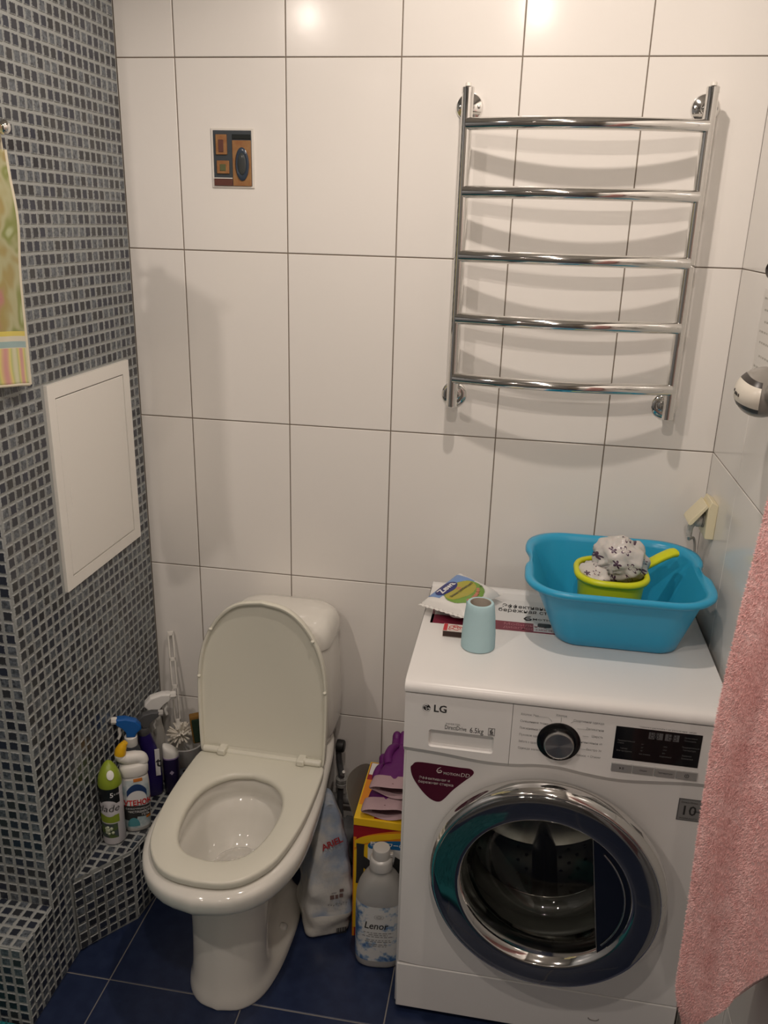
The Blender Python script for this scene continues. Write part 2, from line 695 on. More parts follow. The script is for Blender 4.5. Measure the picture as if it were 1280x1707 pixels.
for (u, v, wd, ht) in chip_rects((0.0, 0.15, 0.004), (-0.527, 0, -0.52), lambda u, v: not off_ledge(u, v)):
    x = X0 + u
    P = clip_poly([Vector((x - wd / 2, v - ht / 2)), Vector((x + wd / 2, v - ht / 2)), Vector((x + wd / 2, v + ht / 2)), Vector((x - wd / 2, v + ht / 2))], 0.003)
    if len(P) < 3:
        continue
    ar = abs(sum(P[i].x * P[(i + 1) % len(P)].y - P[(i + 1) % len(P)].x * P[i].y for i in range(len(P)))) / 2
    if ar < 3e-5:
        continue
    cq = sum(P, Vector((0, 0))) / len(P)
    r0 = [Vector((p.x, p.y, LG_Z)) for p in P]
    r1 = [Vector((cq.x + (p.x - cq.x) * 0.88, cq.y + (p.y - cq.y) * 0.88, LG_Z + CH)) for p in P]
    me = bpy.data.meshes.new('chip')
    n_ = len(P)
    me.from_pydata([tuple(p) for p in r0 + r1], [], [tuple(range(n_, 2 * n_))] + [(i, (i + 1) % n_, (i + 1) % n_ + n_, i + n_) for i in range(n_)])
    ul_ = me.uv_layers.new(name='UVMap')
    for l_ in me.loops:
        ul_.data[l_.index].uv = (0.5, 0.5) if l_.vertex_index >= n_ else (0.0, 0.0)
    me.materials.append(MOS_ONE)
    link('chip', me, trim_1, 0)
step_top = frame3((X0, ST_Y, ST_Z), (1, 0, 0), (0, 1, 0))
step_front = frame3((X0, ST_Y, 0), (1, 0, 0), (0, 0, 1))
lay_chips(trim_2, [(side, step_side),
                   (step_top, chip_rects((XB - X0, 0, 0), (0, 0.12, 0.0))),
                   (step_front, chip_rects((XB - X0, 0, 0), (0, ST_Z, ST_Z)))])

# --- ceiling downlights --------------------------------------------------------
LAMP_RING = mat('lamp_ring', (0.7, 0.69, 0.66), 0.3)
for (lx, ly, watts) in LAMPS:
    place = {(-0.17, -1.80): 'above the bath mat corner', (0.745, -1.74): 'above the middle of the floor', (0.73, -0.74): 'nearest the chrome towel rail',
             (-0.16, -3.40): 'farthest back on the bath side', (0.716, -3.45): 'farthest back near the tiled wall'}[(lx, ly)]
    t = thing('downlight', 'round white recessed ceiling downlight ' + place, 'lamp', (lx, ly, CEIL), group='ceiling downlights')
    MB().torus_loft([[Vector((r * math.cos(2 * math.pi * k / 32), r * math.sin(2 * math.pi * k / 32), z)) for k in range(32)]
                     for r, z in ((0.045, 0.0), (0.045, -0.008), (0.034, -0.010), (0.033, 0.0))]).build('trim_ring', LAMP_RING, t, 40)
    ld = bpy.data.lights.new('bulb', 'SPOT')
    ld.energy = watts
    ld.color = LIGHT_COL
    ld.spot_size = math.radians(168)
    ld.spot_blend = 0.35
    ld.shadow_soft_size = 0.023
    lo = bpy.data.objects.new('bulb', ld)
    COL.objects.link(lo)
    lo.parent = t
    lo.location = (0, 0, -0.04)

# --- white access hatch in the mosaic -------------------------------------------
t = thing('access_hatch', 'white rectangular inspection hatch set in the dark mosaic wall', 'hatch', (X0, (HY0 + HY1) / 2, HZ0))
hx0, hx1 = X0 - 0.001, X0 + 0.007
iy0, iy1, iz0, iz1 = -0.3905, -0.0930, 0.9265, 1.3165
b = MB()
for lo, hi in (((hx0, HY0, HZ0), (hx1, HY1, iz0 - 0.0015)), ((hx0, HY0, iz1 + 0.0015), (hx1, HY1, HZ1)),
               ((hx0, HY0, iz0 - 0.0015), (hx1, iy0 - 0.0015, iz1 + 0.0015)), ((hx0, iy1 + 0.0015, iz0 - 0.0015), (hx1, HY1, iz1 + 0.0015))):
    b.box(lo, hi)
HW = mat('hatch_plastic', (0.80, 0.78, 0.73), 0.4)
b.build('frame', HW, t, 0, world=True)
MB().box((hx0, iy0 - 0.0015, iz0 - 0.0015), (hx0 + 0.002, iy1 + 0.0015, iz1 + 0.0015)).build('shadow_gap', mat('gap_dark', (0.05, 0.045, 0.04), 0.8), t, 0, world=True)
dr = MB().box((hx0, iy0 + 0.0012, iz0 + 0.0012), (hx1 - 0.0008, iy1 - 0.0012, iz1 - 0.0012)).build('door', HW, t, 0, bevel=0.001, world=True)
b = MB()
b.tube([(hx1 - 0.0014, -0.366, 1.125 - 0.05 * k / 6) for k in range(7)], [0.0008, 0.0016, 0.002, 0.0022, 0.002, 0.0016, 0.0008], 8)
b.build('finger_pull', HW, dr, 60, world=True)

# --- framed relief insert on the back wall --------------------------------------
t = thing('decor_tile', 'small relief picture of a washroom cabinet with oval mirror, set in the white wall', 'picture', (0.126, 0, 1.737))
dx0, dx1, dz0, dz1 = 0.0775, 0.1757, 1.737, 1.860
D_GREY = mat('decor_slate', (0.045, 0.055, 0.065), 0.25, bump=(500, 0.3, 0.001))
D_OCH = mat('decor_ochre', (0.31, 0.165, 0.065), 0.3, bump=(400, 0.3, 0.001), vary=((0.26, 0.11, 0.04), 60, 0.4, 0.7))
D_BRN = mat('decor_brown', (0.11, 0.04, 0.03), 0.3, bump=(600, 0.3, 0.001))
D_GRN = mat('decor_green', (0.10, 0.11, 0.05), 0.3)
D_DK = mat('decor_dark', (0.018, 0.022, 0.022), 0.2)
D_EDGE = mat('decor_edge', (0.70, 0.67, 0.62), 0.2)


def dbox(x0, x1, z0, z1, d, name, m, par, bev=0.0008):
    """panel by fractions of the insert"""
    W, H = dx1 - dx0, dz1 - dz0
    return MB().box((dx0 + x0 * W, -d, dz0 + z0 * H), (dx0 + x1 * W, 0.0, dz0 + z1 * H)).build(name, m, par, 0, bevel=bev, world=True)


dbox(0, 1, 0, 1, 0.003, 'border', D_EDGE, t)
pic = dbox(0.05, 0.95, 0.035, 0.965, 0.0042, 'panel', D_GREY, t)
fr = dbox(0.12, 0.38, 0.56, 0.895, 0.0075, 'picture_frame', D_OCH, t)
dbox(0.185, 0.305, 0.60, 0.81, 0.0085, 'inset', D_BRN, fr)
fr = dbox(0.13, 0.42, 0.24, 0.46, 0.0075, 'picture_frame', D_OCH, t)
dbox(0.205, 0.345, 0.285, 0.40, 0.0085, 'inset', D_GRN, fr)
dbox(0.505, 0.94, 0.035, 0.80, 0.0065, 'wall_panel', D_OCH, t)
dbox(0.505, 0.94, 0.82, 0.90, 0.006, 'dark_band', D_DK, t)
dbox(0.055, 0.49, 0.155, 0.172, 0.0068, 'shelf_line', D_EDGE, t, 0.0003)
dbox(0.055, 0.49, 0.035, 0.15, 0.0065, 'brown_base', D_BRN, t)
W_, H_ = dx1 - dx0, dz1 - dz0
ov = MB().lathe([(1.0, 0), (1.0, 0.0025), (0.86, 0.0045), (0.70, 0.0035)], 36,
                front(dx0 + 0.735 * W_, -0.0065, dz0 + 0.405 * H_) @ Matrix.Diagonal((0.0155, 0.0345, 1, 1))).build('oval_frame', mat('oval_slate', (0.035, 0.05, 0.075), 0.2), t, 50, world=True)
MB().sphere((0, 0, 0), (0.0100, 0.0235, 0.0035), 24, 10, front(dx0 + 0.735 * W_, -0.0098, dz0 + 0.405 * H_)).build('oval_glass', mat('oval_glass', (0.05, 0.055, 0.055), 0.05), ov, 180, world=True)

# --- teal bath mat in the near corner -------------------------------------------
t = thing('bath_mat', 'teal shaggy bath mat lying against the mosaic step', 'mat', (-0.2, -1.2, 0))
MATP = [(-0.70, -0.737), (-0.13, -0.737), (0.10, -0.83), (0.82, -1.07), (0.66, -1.62), (-0.70, -1.60)]
TEAL = mat('teal_pile', (0.0, 0.19, 0.21), 0.9, sheen=0.3)
MB().loft([[Vector((x + (0.0 - x) * k, y + (-1.1 - y) * k, z)) for x, y in MATP] for k, z in ((0.006, 0.001), (0, 0.004), (0, 0.016), (0.006, 0.020))]).build('backing', TEAL, t, 60, world=True)


def tufts(pts, nrm, length, width, jitter, name, m, parent):
    """fibres as single triangles, base at pts, along nrm"""
    n = len(pts)
    d = nrm + rng.normal(0, jitter, (n, 3))
    d /= np.linalg.norm(d, axis=1)[:, None]
    s_ = np.cross(d, rng.normal(0, 1, (n, 3)))
    s_ /= np.linalg.norm(s_, axis=1)[:, None]
    L = length * rng.uniform(0.6, 1.2, (n, 1))
    V = np.empty((n * 3, 3))
    V[0::3] = pts - s_ * width / 2
    V[1::3] = pts + s_ * width / 2
    V[2::3] = pts + d * L
    me = bpy.data.meshes.new(name)
    me.from_pydata(V.tolist(), [], np.arange(n * 3).reshape(-1, 3).tolist())
    me.materials.append(m)
    return link(name, me, parent, 0, world=True, kind='stuff')


n_ = 36000
pts = np.c_[rng.uniform(-0.70, 0.82, n_), rng.uniform(-1.62, -0.737, n_), np.full(n_, 0.018)]
ins = np.ones(n_, bool)
for i in range(len(MATP)):
    (ax_, ay_), (bx_, by_) = MATP[i], MATP[(i + 1) % len(MATP)]
    ins &= ((bx_ - ax_) * (pts[:, 1] - ay_) - (by_ - ay_) * (pts[:, 0] - ax_)) < -0.002
pts = pts[ins]
n_ = len(pts)
tufts(pts, np.tile([0, 0, 1.0], (n_, 1)), 0.014, 0.005, 0.35, 'pile', TEAL, t)

# ================================================================== washing machine
WX0, WX1, WF, WB = 0.628, 1.228, -0.535, -0.10
wm = thing('washing_machine', 'white front-loading washing machine with chrome-ringed door beside the pink towel', 'washing machine', ((WX0 + WX1) / 2, -0.32, 0))
b = MB()
# cabinet: sides, back, bottom, and a front sheet with the porthole
b.box((WX0, WF + 0.012, 0.018), (WX0 + 0.012, WB, 0.824))
b.box((WX1 - 0.012, WF + 0.012, 0.018), (WX1, WB, 0.824))
b.box((WX0 + 0.012, WB - 0.012, 0.018), (WX1 - 0.012, WB, 0.824))
b.box((WX0 + 0.012, WF + 0.03, 0.018), (WX1 - 0.012, WB - 0.012, 0.03))
b.build('cabinet', ENAMEL, wm, 30, bevel=0.003, world=True)
DCX, DCZ = 0.9255, 0.440
HOLE = 0.190
fz0, fz1 = 0.142, 0.824


def rect_ray(a, x0, x1, z0, z1):
    dx, dz = math.cos(a), math.sin(a)
    s = 1e9
    if dx > 1e-9: s = min(s, (x1 - DCX) / dx)
    if dx < -1e-9: s = min(s, (x0 - DCX) / dx)
    if dz > 1e-9: s = min(s, (z1 - DCZ) / dz)
    if dz < -1e-9: s = min(s, (z0 - DCZ) / dz)
    return DCX + dx * s, DCZ + dz * s


angs = sorted([2 * math.pi * k / 72 for k in range(72)] + [math.atan2(z - DCZ, x - DCX) % (2 * math.pi) for x in (WX0, WX1) for z in (fz0, fz1)])
r_out = [rect_ray(a, WX0 + 0.004, WX1 - 0.004, fz0, fz1) for a in angs]
rings = [[Vector((x, WF + 0.014, z)) for x, z in r_out], [Vector((x, WF + 0.004, z)) for x, z in r_out]]
r_in = [rect_ray(a, WX0 + 0.007, WX1 - 0.007, fz0 + 0.002, fz1) for a in angs]
rings.append([Vector((x, WF, z)) for x, z in r_in])
for r, y in ((0.222, WF), (0.212, WF + 0.004), (HOLE, WF + 0.010), (HOLE, WF + 0.02)):
    rings.append([Vector((DCX + r * math.cos(a), y, DCZ + r * math.sin(a))) for a in angs])
MB().loft(rings, False, False).build('front_panel', ENAMEL, wm, 30, world=True)
MB().box((WX0 + 0.004, WF - 0.0, 0.018), (WX1 - 0.004, WF + 0.014, 0.1405)).build('kick_panel', ENAMEL, wm, 30, bevel=0.0025, world=True)
b = MB().tube([(1.06 + 0.011 * math.cos(math.pi + math.pi * k / 8), WF - 0.0006, 0.0755 + 0.006 * math.sin(math.pi + math.pi * k / 8)) for k in range(9)], 0.0011, 6)
b.build('pump_cover_slot', mat('slot_shade', (0.22, 0.22, 0.21), 0.6), wm, 60, world=True)
for fx in (WX0 + 0.05, WX1 - 0.05):
    for fy in (WF + 0.06, WB - 0.05):
        MB().lathe([(0.02, 0.0), (0.02, 0.01), (0.012, 0.012), (0.012, 0.02)], 16, Matrix.Translation((fx, fy, 0))).build('foot', BLACK, wm, 40, world=True)
# lid: rounded front lip
prof = [(-0.5465, 0.8268), (-0.5480, 0.834), (-0.5445, 0.843), (-0.536, 0.8478), (-0.52, 0.8496), (-0.505, 0.8501), (-0.485, 0.8502), (WB + 0.03, 0.8502), (WB + 0.026, 0.8522), (WB + 0.004, 0.8522), (WB, 0.849), (WB, 0.8268)]
MB().loft([[Vector((x, y, z)) for y, z in prof] for x in (WX0 - 0.001, WX1 + 0.001)]).build('lid', ENAMEL, wm, 50, bevel=0.003, world=True)
# control fascia with a wavy lower edge, split into drawer front (left) and control panel
low = catmull([(WX0, 0.690), (0.70, 0.6865), (0.78, 0.6795), (0.84, 0.6805), (0.885, 0.6865), (0.93, 0.6875), (0.98, 0.6805), (1.04, 0.676), (1.10, 0.6805), (1.16, 0.6865), (WX1, 0.689)], 6)
SPL = 0.8340
top_z = 0.8235


def fascia(x0, x1, name, hole=None):
    xs = sorted(set([x0, x1] + [p[0] for p in low if x0 < p[0] < x1]))
    lz = np.interp(xs, [p[0] for p in low], [p[1] for p in low])
    bb = MB()
    FY = WF - 0.0095
    back, ch, fr_ = [], [], []
    lo_ = [(x, z) for x, z in zip(xs, lz)]
    up = [(x, top_z) for x in reversed(xs)]
    poly = lo_ + up
    nlow = len(lo_)
    b0 = [Vector((x, WF + 0.004, z)) for x, z in poly]
    b1 = [Vector((x, WF - 0.001, z)) for x, z in poly]
    b2 = [Vector((x, FY, z + (0.0125 if i < nlow else 0.0))) for i, (x, z) in enumerate(poly)]
    bb.loft([b0, b1, b2], False, hole is None)
    if hole:
        hx0_, hx1_, hz0_, hz1_ = hole
        hring = rrect((hx0_ + hx1_) / 2, (hz0_ + hz1_) / 2, (hx1_ - hx0_) / 2, (hz1_ - hz0_) / 2, 0.006, 0, 4)
        k = len(bb.v)
        n = len(b2)
        base = k - n
        mid = [Vector((p.x, FY, p.y)) for p in hring]
        lipin = rrect((hx0_ + hx1_) / 2, (hz0_ + hz1_) / 2 - 0.0015, (hx1_ - hx0_) / 2 - 0.006, (hz1_ - hz0_) / 2 - 0.0065, 0.006, 0, 4)
        deep = [Vector((p.x, FY + 0.017, p.y + 0.002)) for p in lipin]
        bb.loft([mid, deep], False, True)
        me = bpy.data.meshes.new('tmp')
        bm = bmesh.new()
        o_ = [bm.verts.new(p) for p in b2]
        i_ = [bm.verts.new(p) for p in mid]
        eo = [bm.edges.new((o_[q], o_[(q + 1) % len(o_)])) for q in range(len(o_))]
        ei = [bm.edges.new((i_[q], i_[(q + 1) % len(i_)])) for q in range(len(i_))]
        bmesh.ops.triangle_fill(bm, use_beauty=True, use_dissolve=False, edges=eo + ei)
        bm.verts.index_update()
        bb.add([v.co.copy() for v in bm.verts], [tuple(v.index for v in f.verts) for f in bm.faces])
        bm.free()
        bpy.data.meshes.remove(me)
    return bb.build(name, ENAMEL, wm, 30, world=True)


drawer = fascia(WX0 + 0.001, SPL - 0.0005, 'detergent_drawer', (0.677, 0.803, 0.7095, 0.7485))
panel = fascia(SPL + 0.0005, WX1 - 0.001, 'control_panel')
FY = WF - 0.0097
text('LG', 0.0215, INK, drawer, front(0.684, FY, 0.7955), bold=0.022, world=True)
lg = MB().lathe([(0.0078, 0), (0.0078, 0.0006)], 32, front(0.6705, FY, 0.7955)).build('logo_disc', INK, drawer, 40, world=True)
b = MB()
b.tube([(0.6705 + 0.0066 * math.cos(a), FY - 0.0008, 0.7955 + 0.0066 * math.sin(a)) for a in np.linspace(0.0, -1.62 * math.pi, 24)], 0.0006, 6)
b.tube([(0.6728, FY - 0.0008, 0.7955), (0.6770, FY - 0.0008, 0.7955)], 0.0006, 6)
b.tube([(0.6702, FY - 0.0008, 0.7990), (0.6702, FY - 0.0008, 0.7925), (0.6722, FY - 0.0008, 0.7925)], 0.0006, 6)
b.sphere((0.6678, FY - 0.0006, 0.7983), 0.0009, 8, 6)
b.build('logo_face', WHITE_INK, lg, 60, world=True)
text('INVERTER', 0.0055, GREY_INK, drawer, front(0.709, FY, 0.7655), world=True, sx=1.15)
text('DirectDrive', 0.0135, INK, drawer, front(0.7075, FY, 0.7575), world=True, sx=0.64)
text('6.5kg', 0.0165, INK, drawer, front(0.7555, FY, 0.7570), world=True, sx=0.76)
b = MB()
for x0_, x1_, z0_, z1_ in ((0.791, 0.8035, 0.7505, 0.7512), (0.791, 0.8035, 0.7660, 0.7667), (0.791, 0.7917, 0.7505, 0.7667), (0.8028, 0.8035, 0.7505, 0.7667)):
    b.box((x0_, FY - 0.0004, z0_), (x1_, FY, z1_))
b.tube([(0.7985, FY - 0.0005, 0.7648), (0.7960, FY - 0.0005, 0.7620), (0.7945, FY - 0.0005, 0.7590), (0.7955, FY - 0.0005, 0.7562), (0.7985, FY - 0.0005, 0.7560), (0.7998, FY - 0.0005, 0.7580), (0.7985, FY - 0.0005, 0.7598), (0.7958, FY - 0.0005, 0.7588)], 0.0008, 6)
b.box((0.7935, FY - 0.0004, 0.7528), (0.8010, FY, 0.7540))
b.build('motion_badge', INK, drawer, 0, world=True)
# dial
DX, DZ = 0.9237, 0.7550
dial = MB().lathe([(0.0405, 0.0), (0.0405, 0.002), (0.0385, 0.0032), (0.030, 0.0036)], 48, front(DX, FY, DZ)).build('dial_ring', BLACK_GLOSS, panel, 40, world=True)
BRUSH = mat('spun_metal', (0.5, 0.5, 0.49), 0.28, 1.0)
BRUSH.node_tree.nodes['Principled BSDF'].inputs['Anisotropic'].default_value = 0.9
_nt = BRUSH.node_tree
_tg = _nt.nodes.new('ShaderNodeTangent')
_tg.axis = 'Y'
_nt.links.new(_tg.outputs[0], _nt.nodes['Principled BSDF'].inputs['Tangent'])
MB().lathe([(0.0285, 0.003), (0.0285, 0.013), (0.0275, 0.0165), (0.026, 0.0172), (0.0252, 0.0166), (0.0, 0.0164)], 56, front(DX, FY, DZ)).build('program_dial', BRUSH, panel, 30, world=True)
left = ['Хлопок Эко', 'Смешанные ткани', 'Повседневная стирка', 'Пуховое одеяло', 'Забота о здоровье', 'Одежда малыша']
for k, s_ in enumerate(left):
    text(s_, 0.0068, GREY_INK, panel, front(0.849, FY, 0.8055 - 0.0148 * k), world=True, sx=0.86 if len(s_) < 17 else 0.72, res=1)
right = ['Спортивная одежда', 'Деликатная', 'Шерсть', 'Интенсивная 60', 'Быстро 30', 'Полоск. + Отжим']
for k, (s_, xe) in enumerate(zip(right, (1.0025, 1.0035, 1.0035, 1.0035, 1.0035, 1.0035))):
    text(s_, 0.0068, GREY_INK, panel, front(xe, FY, 0.8045 - 0.0148 * k), world=True, sx=0.84, align='RIGHT', res=1)
text('Хлопок', 0.0068, GREY_INK, panel, front(0.924, FY, 0.8115), world=True, sx=0.86, align='CENTER', res=1)
b = MB()
for p in ([(0.876, 0.8045), (0.900, 0.8045), (0.906, 0.7995), (0.907, 0.7965)], [(0.892, 0.789), (0.899, 0.789)], [(0.924, 0.808), (0.924, 0.7975)],
          [(0.960, 0.803), (0.948, 0.803), (0.942, 0.7985)], [(0.955, 0.788), (0.974, 0.788)], [(0.966, 0.7735), (0.977, 0.7735)], [(0.965, 0.745), (0.975, 0.745)], [(0.959, 0.7315), (0.965, 0.7315)]):
    MB().tube([(x, FY - 0.0002, z) for x, z in p], 0.00035, 4).build('dial_line', GREY_INK, panel, 0, world=True)
# display
disp = MB().box((1.0245, FY - 0.0008, 0.7335), (1.1785, FY + 0.002, 0.8035)).build('display', BLACK_GLOSS, panel, 0, bevel=0.0006, world=True)
DIM = mat('dim_print', (0.13, 0.13, 0.13), 0.4)
DIM2 = mat('unlit_segments', (0.05, 0.05, 0.052), 0.25)
text('88', 0.020, DIM2, disp, front(1.0855, FY - 0.0008, 0.792), world=True, align='LEFT', sx=0.9)
text('88', 0.020, DIM2, disp, front(1.117, FY - 0.0008, 0.792), world=True, align='LEFT', sx=0.9)
b = MB()
for k in range(4):
    b.box((1.084 + 0.0145 * k, FY - 0.0011, 0.7845), (1.0945 + 0.0145 * k, FY - 0.0005, 0.7985))
b.build('display_icon', mat('icon_grey', (0.10, 0.10, 0.105), 0.3), disp, 0, world=True)
for s_, x, z in (('Предварительная', 1.030, 0.7745), ('стирка', 1.030, 0.7695), ('Таймер', 1.036, 0.758), ('Моя программа', 1.030, 0.7525), ('90°', 1.073, 0.771), ('60°', 1.073, 0.764), ('40°', 1.073, 0.757),
                 ('без отжима', 1.071, 0.750), ('1400', 1.112, 0.771), ('1000', 1.112, 0.764), ('800', 1.112, 0.757), ('Нормальная', 1.108, 0.750), ('Интенсивная', 1.147, 0.795), ('Полоскание', 1.147, 0.789),
                 ('Предварительная', 1.145, 0.775), ('Температура', 1.147, 0.769), ('Задержка', 1.147, 0.757), ('Блокировка', 1.147, 0.751)):
    text(s_, 0.0046, DIM, disp, front(x, FY - 0.0008, z), world=True, sx=0.78, res=1)
text('* Нажмите и удерживайте 3 сек. для включения функции', 0.0046, GREY_INK, panel, front(1.064, FY, 0.8075), world=True, sx=0.80, res=1)
SIL = mat('silver_key', (0.42, 0.42, 0.41), 0.3, 0.5)
for k, s_ in enumerate(('', 'Опции', 'Температура', '')):
    x0_ = 1.0240 + 0.0393 * k
    key = MB().box((x0_ + 0.0006, FY - 0.0028, 0.7065), (x0_ + 0.0385, FY + 0.002, 0.7245)).build('button', SIL, panel, 0, bevel=0.0012, world=True)
    cxk = x0_ + 0.0196
    if s_:
        text(s_, 0.0052, INK, key, front(cxk, FY - 0.0028, 0.7155), world=True, align='CENTER', sx=0.8, res=1)
    elif k == 0:
        MB().add([(cxk - 0.004, FY - 0.0032, 0.713), (cxk - 0.0005, FY - 0.0032, 0.7155), (cxk - 0.004, FY - 0.0032, 0.718)], [(0, 1, 2)]).box((cxk + 0.001, FY - 0.0032, 0.713), (cxk + 0.0018, FY - 0.0028, 0.718)).box((cxk + 0.003, FY - 0.0032, 0.713), (cxk + 0.0038, FY - 0.0028, 0.718)).build('start_mark', INK, key, 0, world=True)
    else:
        MB().tube([(cxk + 0.0036 * math.cos(a), FY - 0.0031, 0.7155 + 0.0036 * math.sin(a)) for a in np.linspace(2.0, 2.0 + 1.75 * math.pi, 16)], 0.0005, 4).box((cxk - 0.0004, FY - 0.0033, 0.7145), (cxk + 0.0004, FY - 0.0028, 0.7195)).build('power_mark', INK, key, 0, world=True)
# burgundy sticker on the front
cor = catmull([(0.6475, 0.6560), (0.6440, 0.6480), (0.6500, 0.6250), (0.6700, 0.5960), (0.6880, 0.5800), (0.7030, 0.5765), (0.7140, 0.5850), (0.7300, 0.6080), (0.7520, 0.6330), (0.7660, 0.6480), (0.7690, 0.6570), (0.7610, 0.6630), (0.7400, 0.6630), (0.7000, 0.6640), (0.6580, 0.6640)], 4, closed=True)
stick = MB().prism([tuple(p) for p in cor], front(0, WF - 0.0001, 0), 0.0005).build('front_sticker', mat('burgundy_print', (0.075, 0.006, 0.022), 0.3), wm, 0, label='burgundy rounded-triangle sticker', world=True)
PALE = mat('pale_ink', (0.55, 0.50, 0.48), 0.4)
text('MOTION', 0.0085, PALE, stick, front(0.7095, WF - 0.0006, 0.6455), world=True, bold=0.01, sx=0.95)
text('DD', 0.0125, PALE, stick, front(0.7430, WF - 0.0006, 0.6465), world=True, shear=0.15)
b = MB().tube([(0.7040, WF - 0.0008, 0.6585), (0.6985, WF - 0.0008, 0.6545), (0.6965, WF - 0.0008, 0.6490), (0.6990, WF - 0.0008, 0.6455), (0.7045, WF - 0.0008, 0.6462), (0.7065, WF - 0.0008, 0.6490), (0.7040, WF - 0.0008, 0.6515), (0.6995, WF - 0.0008, 0.6490)], [0.0004, 0.0009, 0.0012, 0.0012, 0.001, 0.0009, 0.0007, 0.0004], 6)
b.build('six_mark', PALE, stick, 0, world=True)
text('Эффективная и', 0.0086, PALE, stick, front(0.6615, WF - 0.0006, 0.6290), world=True, bold=0.006, sx=0.98)
text('бережная стирка', 0.0086, PALE, stick, front(0.6600, WF - 0.0006, 0.6195), world=True, bold=0.006, sx=0.98)
# guarantee badge
bad = MB().box((1.158, WF - 0.0008, 0.608), (1.214, WF + 0.001, 0.657)).build('guarantee_badge', mat('badge_grey', (0.13, 0.13, 0.13), 0.35, 0.3), wm, 0, world=True)
MB().box((1.160, WF - 0.0010, 0.610), (1.212, WF, 0.655)).build('badge_face', mat('badge_face', (0.27, 0.27, 0.265), 0.35, 0.3), bad, 0, world=True)
text('10', 0.030, INK, bad, front(1.163, WF - 0.0011, 0.6305), world=True, bold=0.01)
text('YEAR', 0.0055, INK, bad, front(1.186, WF - 0.0011, 0.6305), world=True)
text('Direct Drive', 0.0058, INK, bad, front(1.1625, WF - 0.0011, 0.6495), world=True)
text('WARRANTY', 0.005, INK, bad, front(1.1625, WF - 0.0011, 0.6135), world=True, sx=1.2)
# lid-top sticker (printed card lying on the lid)
LT = frame3((0, 0, 0.8504), (1, 0, 0), (0, 1, 0))
stk = thing('lid_sticker', 'white and burgundy printed sticker on the washer lid, partly under the blue basin', 'sticker', (0.79, -0.21, 0.8503))
MB().box((0.645, -0.293, 0.8503), (0.985, -0.136, 0.8509)).build('paper', mat('sticker_paper', (0.72, 0.71, 0.69), 0.35), stk, 0, world=True)
MB().box((0.645, -0.293, 0.8509), (0.985, -0.2495, 0.8511)).build('burgundy_strip', mat('burgundy_strip', (0.19, 0.016, 0.04), 0.35), stk, 0, label='burgundy strip along the front', world=True)
MB().box((0.645, -0.293, 0.8509), (0.6505, -0.15, 0.8511)).build('burgundy_edge', bpy.data.materials['burgundy_strip'], stk, 0, world=True)
text('Эффективная и', 0.0255, INK, stk, frame3((0.797, -0.171, 0.8509), (1, 0, 0), (0, 1, 0)), world=True, bold=0.010, sx=0.68, res=1)
text('бережная стирка', 0.0255, INK, stk, frame3((0.789, -0.193, 0.8509), (1, 0, 0), (0, 1, 0)), world=True, bold=0.010, sx=0.70, res=1)
text('MOTION DD', 0.0135, INK, stk, frame3((0.866, -0.2285, 0.8509), (1, 0, 0), (0, 1, 0)), world=True, bold=0.02, res=1)
b = MB().tube([(0.862, -0.217, 0.8512), (0.852, -0.222, 0.8512), (0.848, -0.230, 0.8512), (0.853, -0.237, 0.8512), (0.861, -0.235, 0.8512), (0.863, -0.230, 0.8512), (0.858, -0.227, 0.8512), (0.851, -0.231, 0.8512)], [0.0008, 0.0016, 0.002, 0.002, 0.0018, 0.0015, 0.0012, 0.0008], 6)
b.build('six_mark', INK, stk, 0, world=True)
STRIP_INK = mat('strip_ink', (0.42, 0.16, 0.19), 0.4)
text('Мобильная', 0.0165, STRIP_INK, stk, frame3((0.803, -0.263, 0.8511), (1, 0, 0), (0, 1, 0)), world=True, sx=1.05, res=1)
text('диагностика', 0.0165, STRIP_INK, stk, frame3((0.803, -0.278, 0.8511), (1, 0, 0), (0, 1, 0)), world=True, sx=1.05, res=1)
ph = MB().box((0.868, -0.287, 0.8511), (0.917, -0.236, 0.8514)).build('picture_box', mat('picture_box', (0.62, 0.62, 0.62), 0.4), stk, 0, world=True)
MB().loft([rrect(0.8915, -0.2555, 0.0145, 0.0095, 0.005, z) for z in (0.8514, 0.8517)]).build('phone_picture', mat('phone_ink', (0.02, 0.025, 0.03), 0.4), ph, 0, world=True)
b = MB()
for yy in (-0.2745, -0.2815):
    for k in range(8):
        b.box((0.872 + 0.0054 * k, yy - 0.0012, 0.8514), (0.8765 + 0.0054 * k, yy + 0.0012, 0.8516))
b.build('fine_print', GREY_INK, ph, 0, world=True)

# door: hinged at the left, standing slightly ajar
door_rot = Matrix.Rotation(-0.085, 4, 'Z') @ Matrix.Rotation(-0.035, 4, 'X')
hinge = Vector((DCX - 0.235, WF - 0.004, DCZ))
DM = Matrix.Translation(hinge) @ door_rot @ Matrix.Translation((0.235, 0, 0)) @ frame3((0, 0, 0), (1, 0, 0), (0, 0, 1))
N_ = 96
DARK_RING = mat('dark_tinted_ring', (0.004, 0.007, 0.012), 0.06, spec=1.0, ior=2.1, coat=1.0)
chrome_ring = MB().lathe([(0.196, 0.002), (0.231, 0.002), (0.234, 0.005), (0.2335, 0.014), (0.2300, 0.026), (0.2240, 0.0355), (0.2205, 0.0378), (0.2185, 0.0370)], N_, DM, False, False).build('door_rim', CHROME, wm, 60, world=True)
dring = MB().lathe([(0.2190, 0.0350), (0.2185, 0.0385), (0.2165, 0.0400), (0.205, 0.0412), (0.190, 0.0420), (0.176, 0.0424), (0.1700, 0.0420), (0.1685, 0.0405)], N_, DM, False, False).build('door_ring', DARK_RING, wm, 60, world=True)
